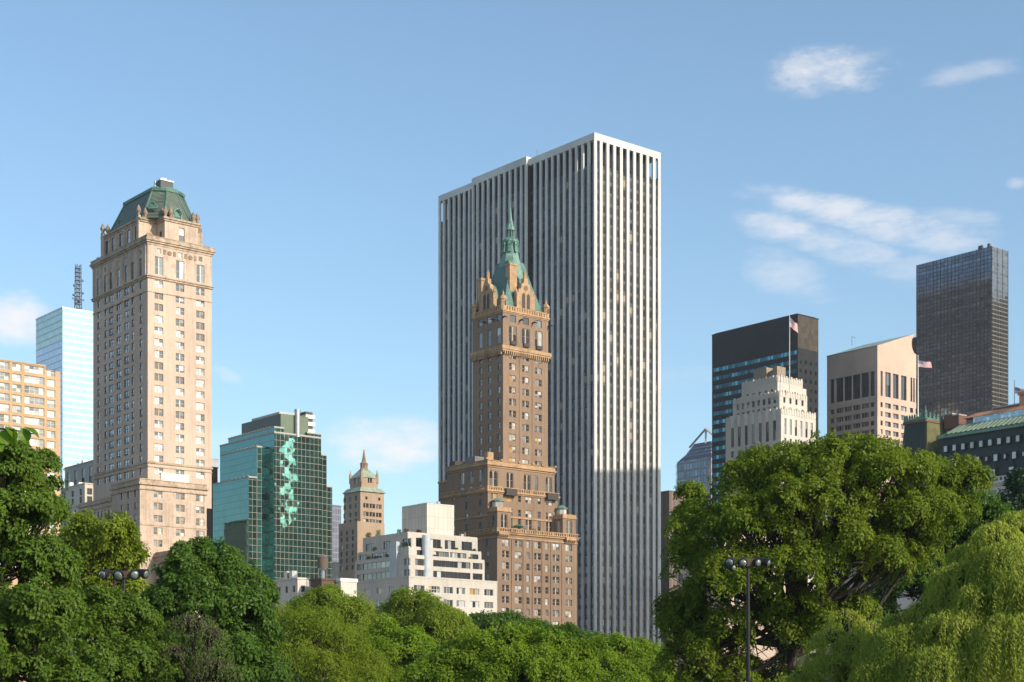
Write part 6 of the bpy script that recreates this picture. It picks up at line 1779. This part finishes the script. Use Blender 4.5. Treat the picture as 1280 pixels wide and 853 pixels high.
# ================================================================== PLANTING ON THE TERRACES
def shrub(b, u, v, z, r, label, mat, h=1.0, group='shrubs on the terraces'):
    x = b.P[0] + u * DR[0] + v * DL[0]; y = b.P[1] + u * DR[1] + v * DL[1]
    t = thing('shrub', label, 'shrub', (x, y, z), 0, group)
    mb = MB(); mb.lathe(0, 0, [(r * .35, 0), (r * .5, .4), (r * .45, .4)], 8); mb.build('planter', POT, t)
    n = int(150 * r * r / .5) + 60
    d = unit(rng.normal(size=(n, 3))) * rng.random((n, 1)) ** .4
    P = d * np.array((r, r, r * h)) + np.array((0, 0, .4 + r * h * .8)) + np.sin(d * 7) * .08 * r
    link('foliage', leaf_mesh('foliage', P, unit(d + np.array((0, 0, .5)) + rng.normal(scale=.4, size=(n, 3))), unit(d + rng.normal(scale=.5, size=(n, 3))), np.full(n, .3) * rng.uniform(.6, 1.2, n), np.full(n, .18), mat), t)
POT = mat_plain('terracotta planter', (.25, .12, .07), .9)
red_leaf = mat_leaf('leaf copper red', (.09, .022, .018), (.16, .05, .03), .3)
Q = TQ
spots = [(Q['u4'] + .6, Q['v5'] - 2, Q['zD'], .9, 'deep', 1.0, 'bushy dark shrub at the back left of the top terrace'), (Q['u4'] + .6, Q['v5'] - 7, Q['zD'], .8, 'feather', 1.4, 'tall thin shrub on the top terrace edge'),
         (Q['u4'] + 1, 9, Q['zD'], .7, 'deep', 1.0, 'dark shrub beside the ribbed penthouse box'), (Q['u4'] + 1.2, 6.0, Q['zD'], .8, 'red', .8, 'copper red shrub left of the ribbed penthouse box'), (Q['u4'] + 4.5, Q['v4'] + 1, Q['zD'], .8, 'red', .7, 'copper red shrub in front of the ribbed penthouse box'),
         (Q['u4'] - .4, 4.6, Q['zC'], .75, 'deep', 1.1, 'dark shrub at the near corner of the upper terrace'), (Q['u4'] - .4, 10, Q['zC'], .8, 'deep', 1.0, 'dark shrub along the shaded side of the upper terrace'), (Q['u4'] - .4, 19, Q['zC'], .6, 'feather', 1.0, 'olive shrub at the far end of the upper terrace'),
         (Q['u2'] - .4, 7, Q['zB'], .7, 'deep', 1.0, 'round shrub near the corner of the middle terrace'), (Q['u2'] - .4, 12, Q['zB'], .6, 'deep', 1.0, 'small dark shrub halfway along the middle terrace'), (Q['u2'] - .4, 17, Q['zB'], .6, 'deep', .9, 'low dark shrub on the shaded middle terrace'), (Q['u2'] - .4, 21, Q['zB'], .7, 'feather', .9, 'olive shrub at the far end of the middle terrace'),
         (7.5, Q['v4'] - .5, Q['zC'], .5, 'yellow', .8, 'yellow green shrub under the first terrace window'), (13, Q['v4'] - .5, Q['zC'], .5, 'red', .6, 'reddish shrub under the second terrace window'), (18.5, Q['v4'] - .5, Q['zC'], .55, 'yellow', .8, 'yellow green shrub under the third terrace window'),
         (25, Q['v4'] - .5, Q['zC'], .55, 'deep', .8, 'dark shrub under the last terrace window'), (10, Q['v2'] - .5, Q['zB'], .45, 'red', .6, 'reddish shrub on the sunny middle terrace'), (22.5, Q['v2'] - .5, Q['zB'], .5, 'feather', .7, 'olive shrub at the end of the sunny middle terrace')]
for (u, v, z, r, m, h, lab) in spots: shrub(TERR, u, v, z, r, lab, red_leaf if m == 'red' else LM[m], h)
zc_ = HOTEL.z(299) + .35
shrub(HOTEL, 2.2, 3.8, zc_, 1.1, 'green shrub on the corner terrace under the copper mansard', LM['fresh'], 1.3); shrub(HOTEL, 4.6, 2.4, zc_, .8, 'small green shrub on the corner terrace beside the crown wall', LM['feather'], 1.0)
shrub(HOTEL, 1.0, 35.6, zc_, 1.0, 'bare dark shrub on the far terrace corner of the buff hotel tower', LM['pine'], 1.0)
shrub(HOTEL, 4.5, -10, HOTEL.z(693, 2, -12) + .1, .9, 'conical shrub on the low front annex of the buff hotel tower', LM['deep'], 1.6)
zs_ = SPIRE.z(665) + .3
for (u, v, r, m, lab) in ((14.5, 3.2, .9, 'deep', 'dark shrub on the terrace of the brown spire hotel beside the parasol'), (18.2, 2.6, 1.0, 'feather', 'tall olive shrub in the middle of the spire hotel terrace'), (21.5, 2.2, .6, 'deep', 'low dark shrub on the spire hotel terrace'), (24.5, 2.6, .8, 'yellow', 'yellow green shrub beside the right turret of the spire hotel')):
    shrub(SPIRE, u, v, zs_, r, lab, LM[m], 1.2)
# the green parasol on the same terrace
x, y = SPIRE.P[0] + 10.8 * DR[0] + 2.2 * DL[0], SPIRE.P[1] + 10.8 * DR[1] + 2.2 * DL[1]
t = thing('parasol', 'dark green parasol open on the terrace of the brown spire hotel', 'parasol', (x, y, zs_))
mb = MB(); mb.lathe(0, 0, [(.06, 0), (.06, 3.0)], 6); mb.build('pole', metal_grey, t)
mb = MB(); mb.lathe(0, 0, [(2.3, 2.2), (2.35, 2.25), (1.2, 2.75), (.05, 3.1)], 8); mb.build('canopy', mat_plain('green canvas', (.02, .11, .06), .8), t)

# ================================================================== SUMMER HAZE
def haze():
    t = NT('summer haze')
    v = t.node('ShaderNodeVolumePrincipled')
    v.inputs['Color'].default_value = (.86, .92, 1.0, 1); v.inputs['Density'].default_value = HAZE; v.inputs['Anisotropy'].default_value = .2
    t.l.new(v.outputs[0], t.out.inputs[1])
    mb = MB(); mb.box(-700, 700, -120, 1400, -2.0, 330)
    tag(mb.build('haze', t.m), 'thin pale summer haze between the park and the far towers', kind='stuff')
HAZE = .00007
haze()
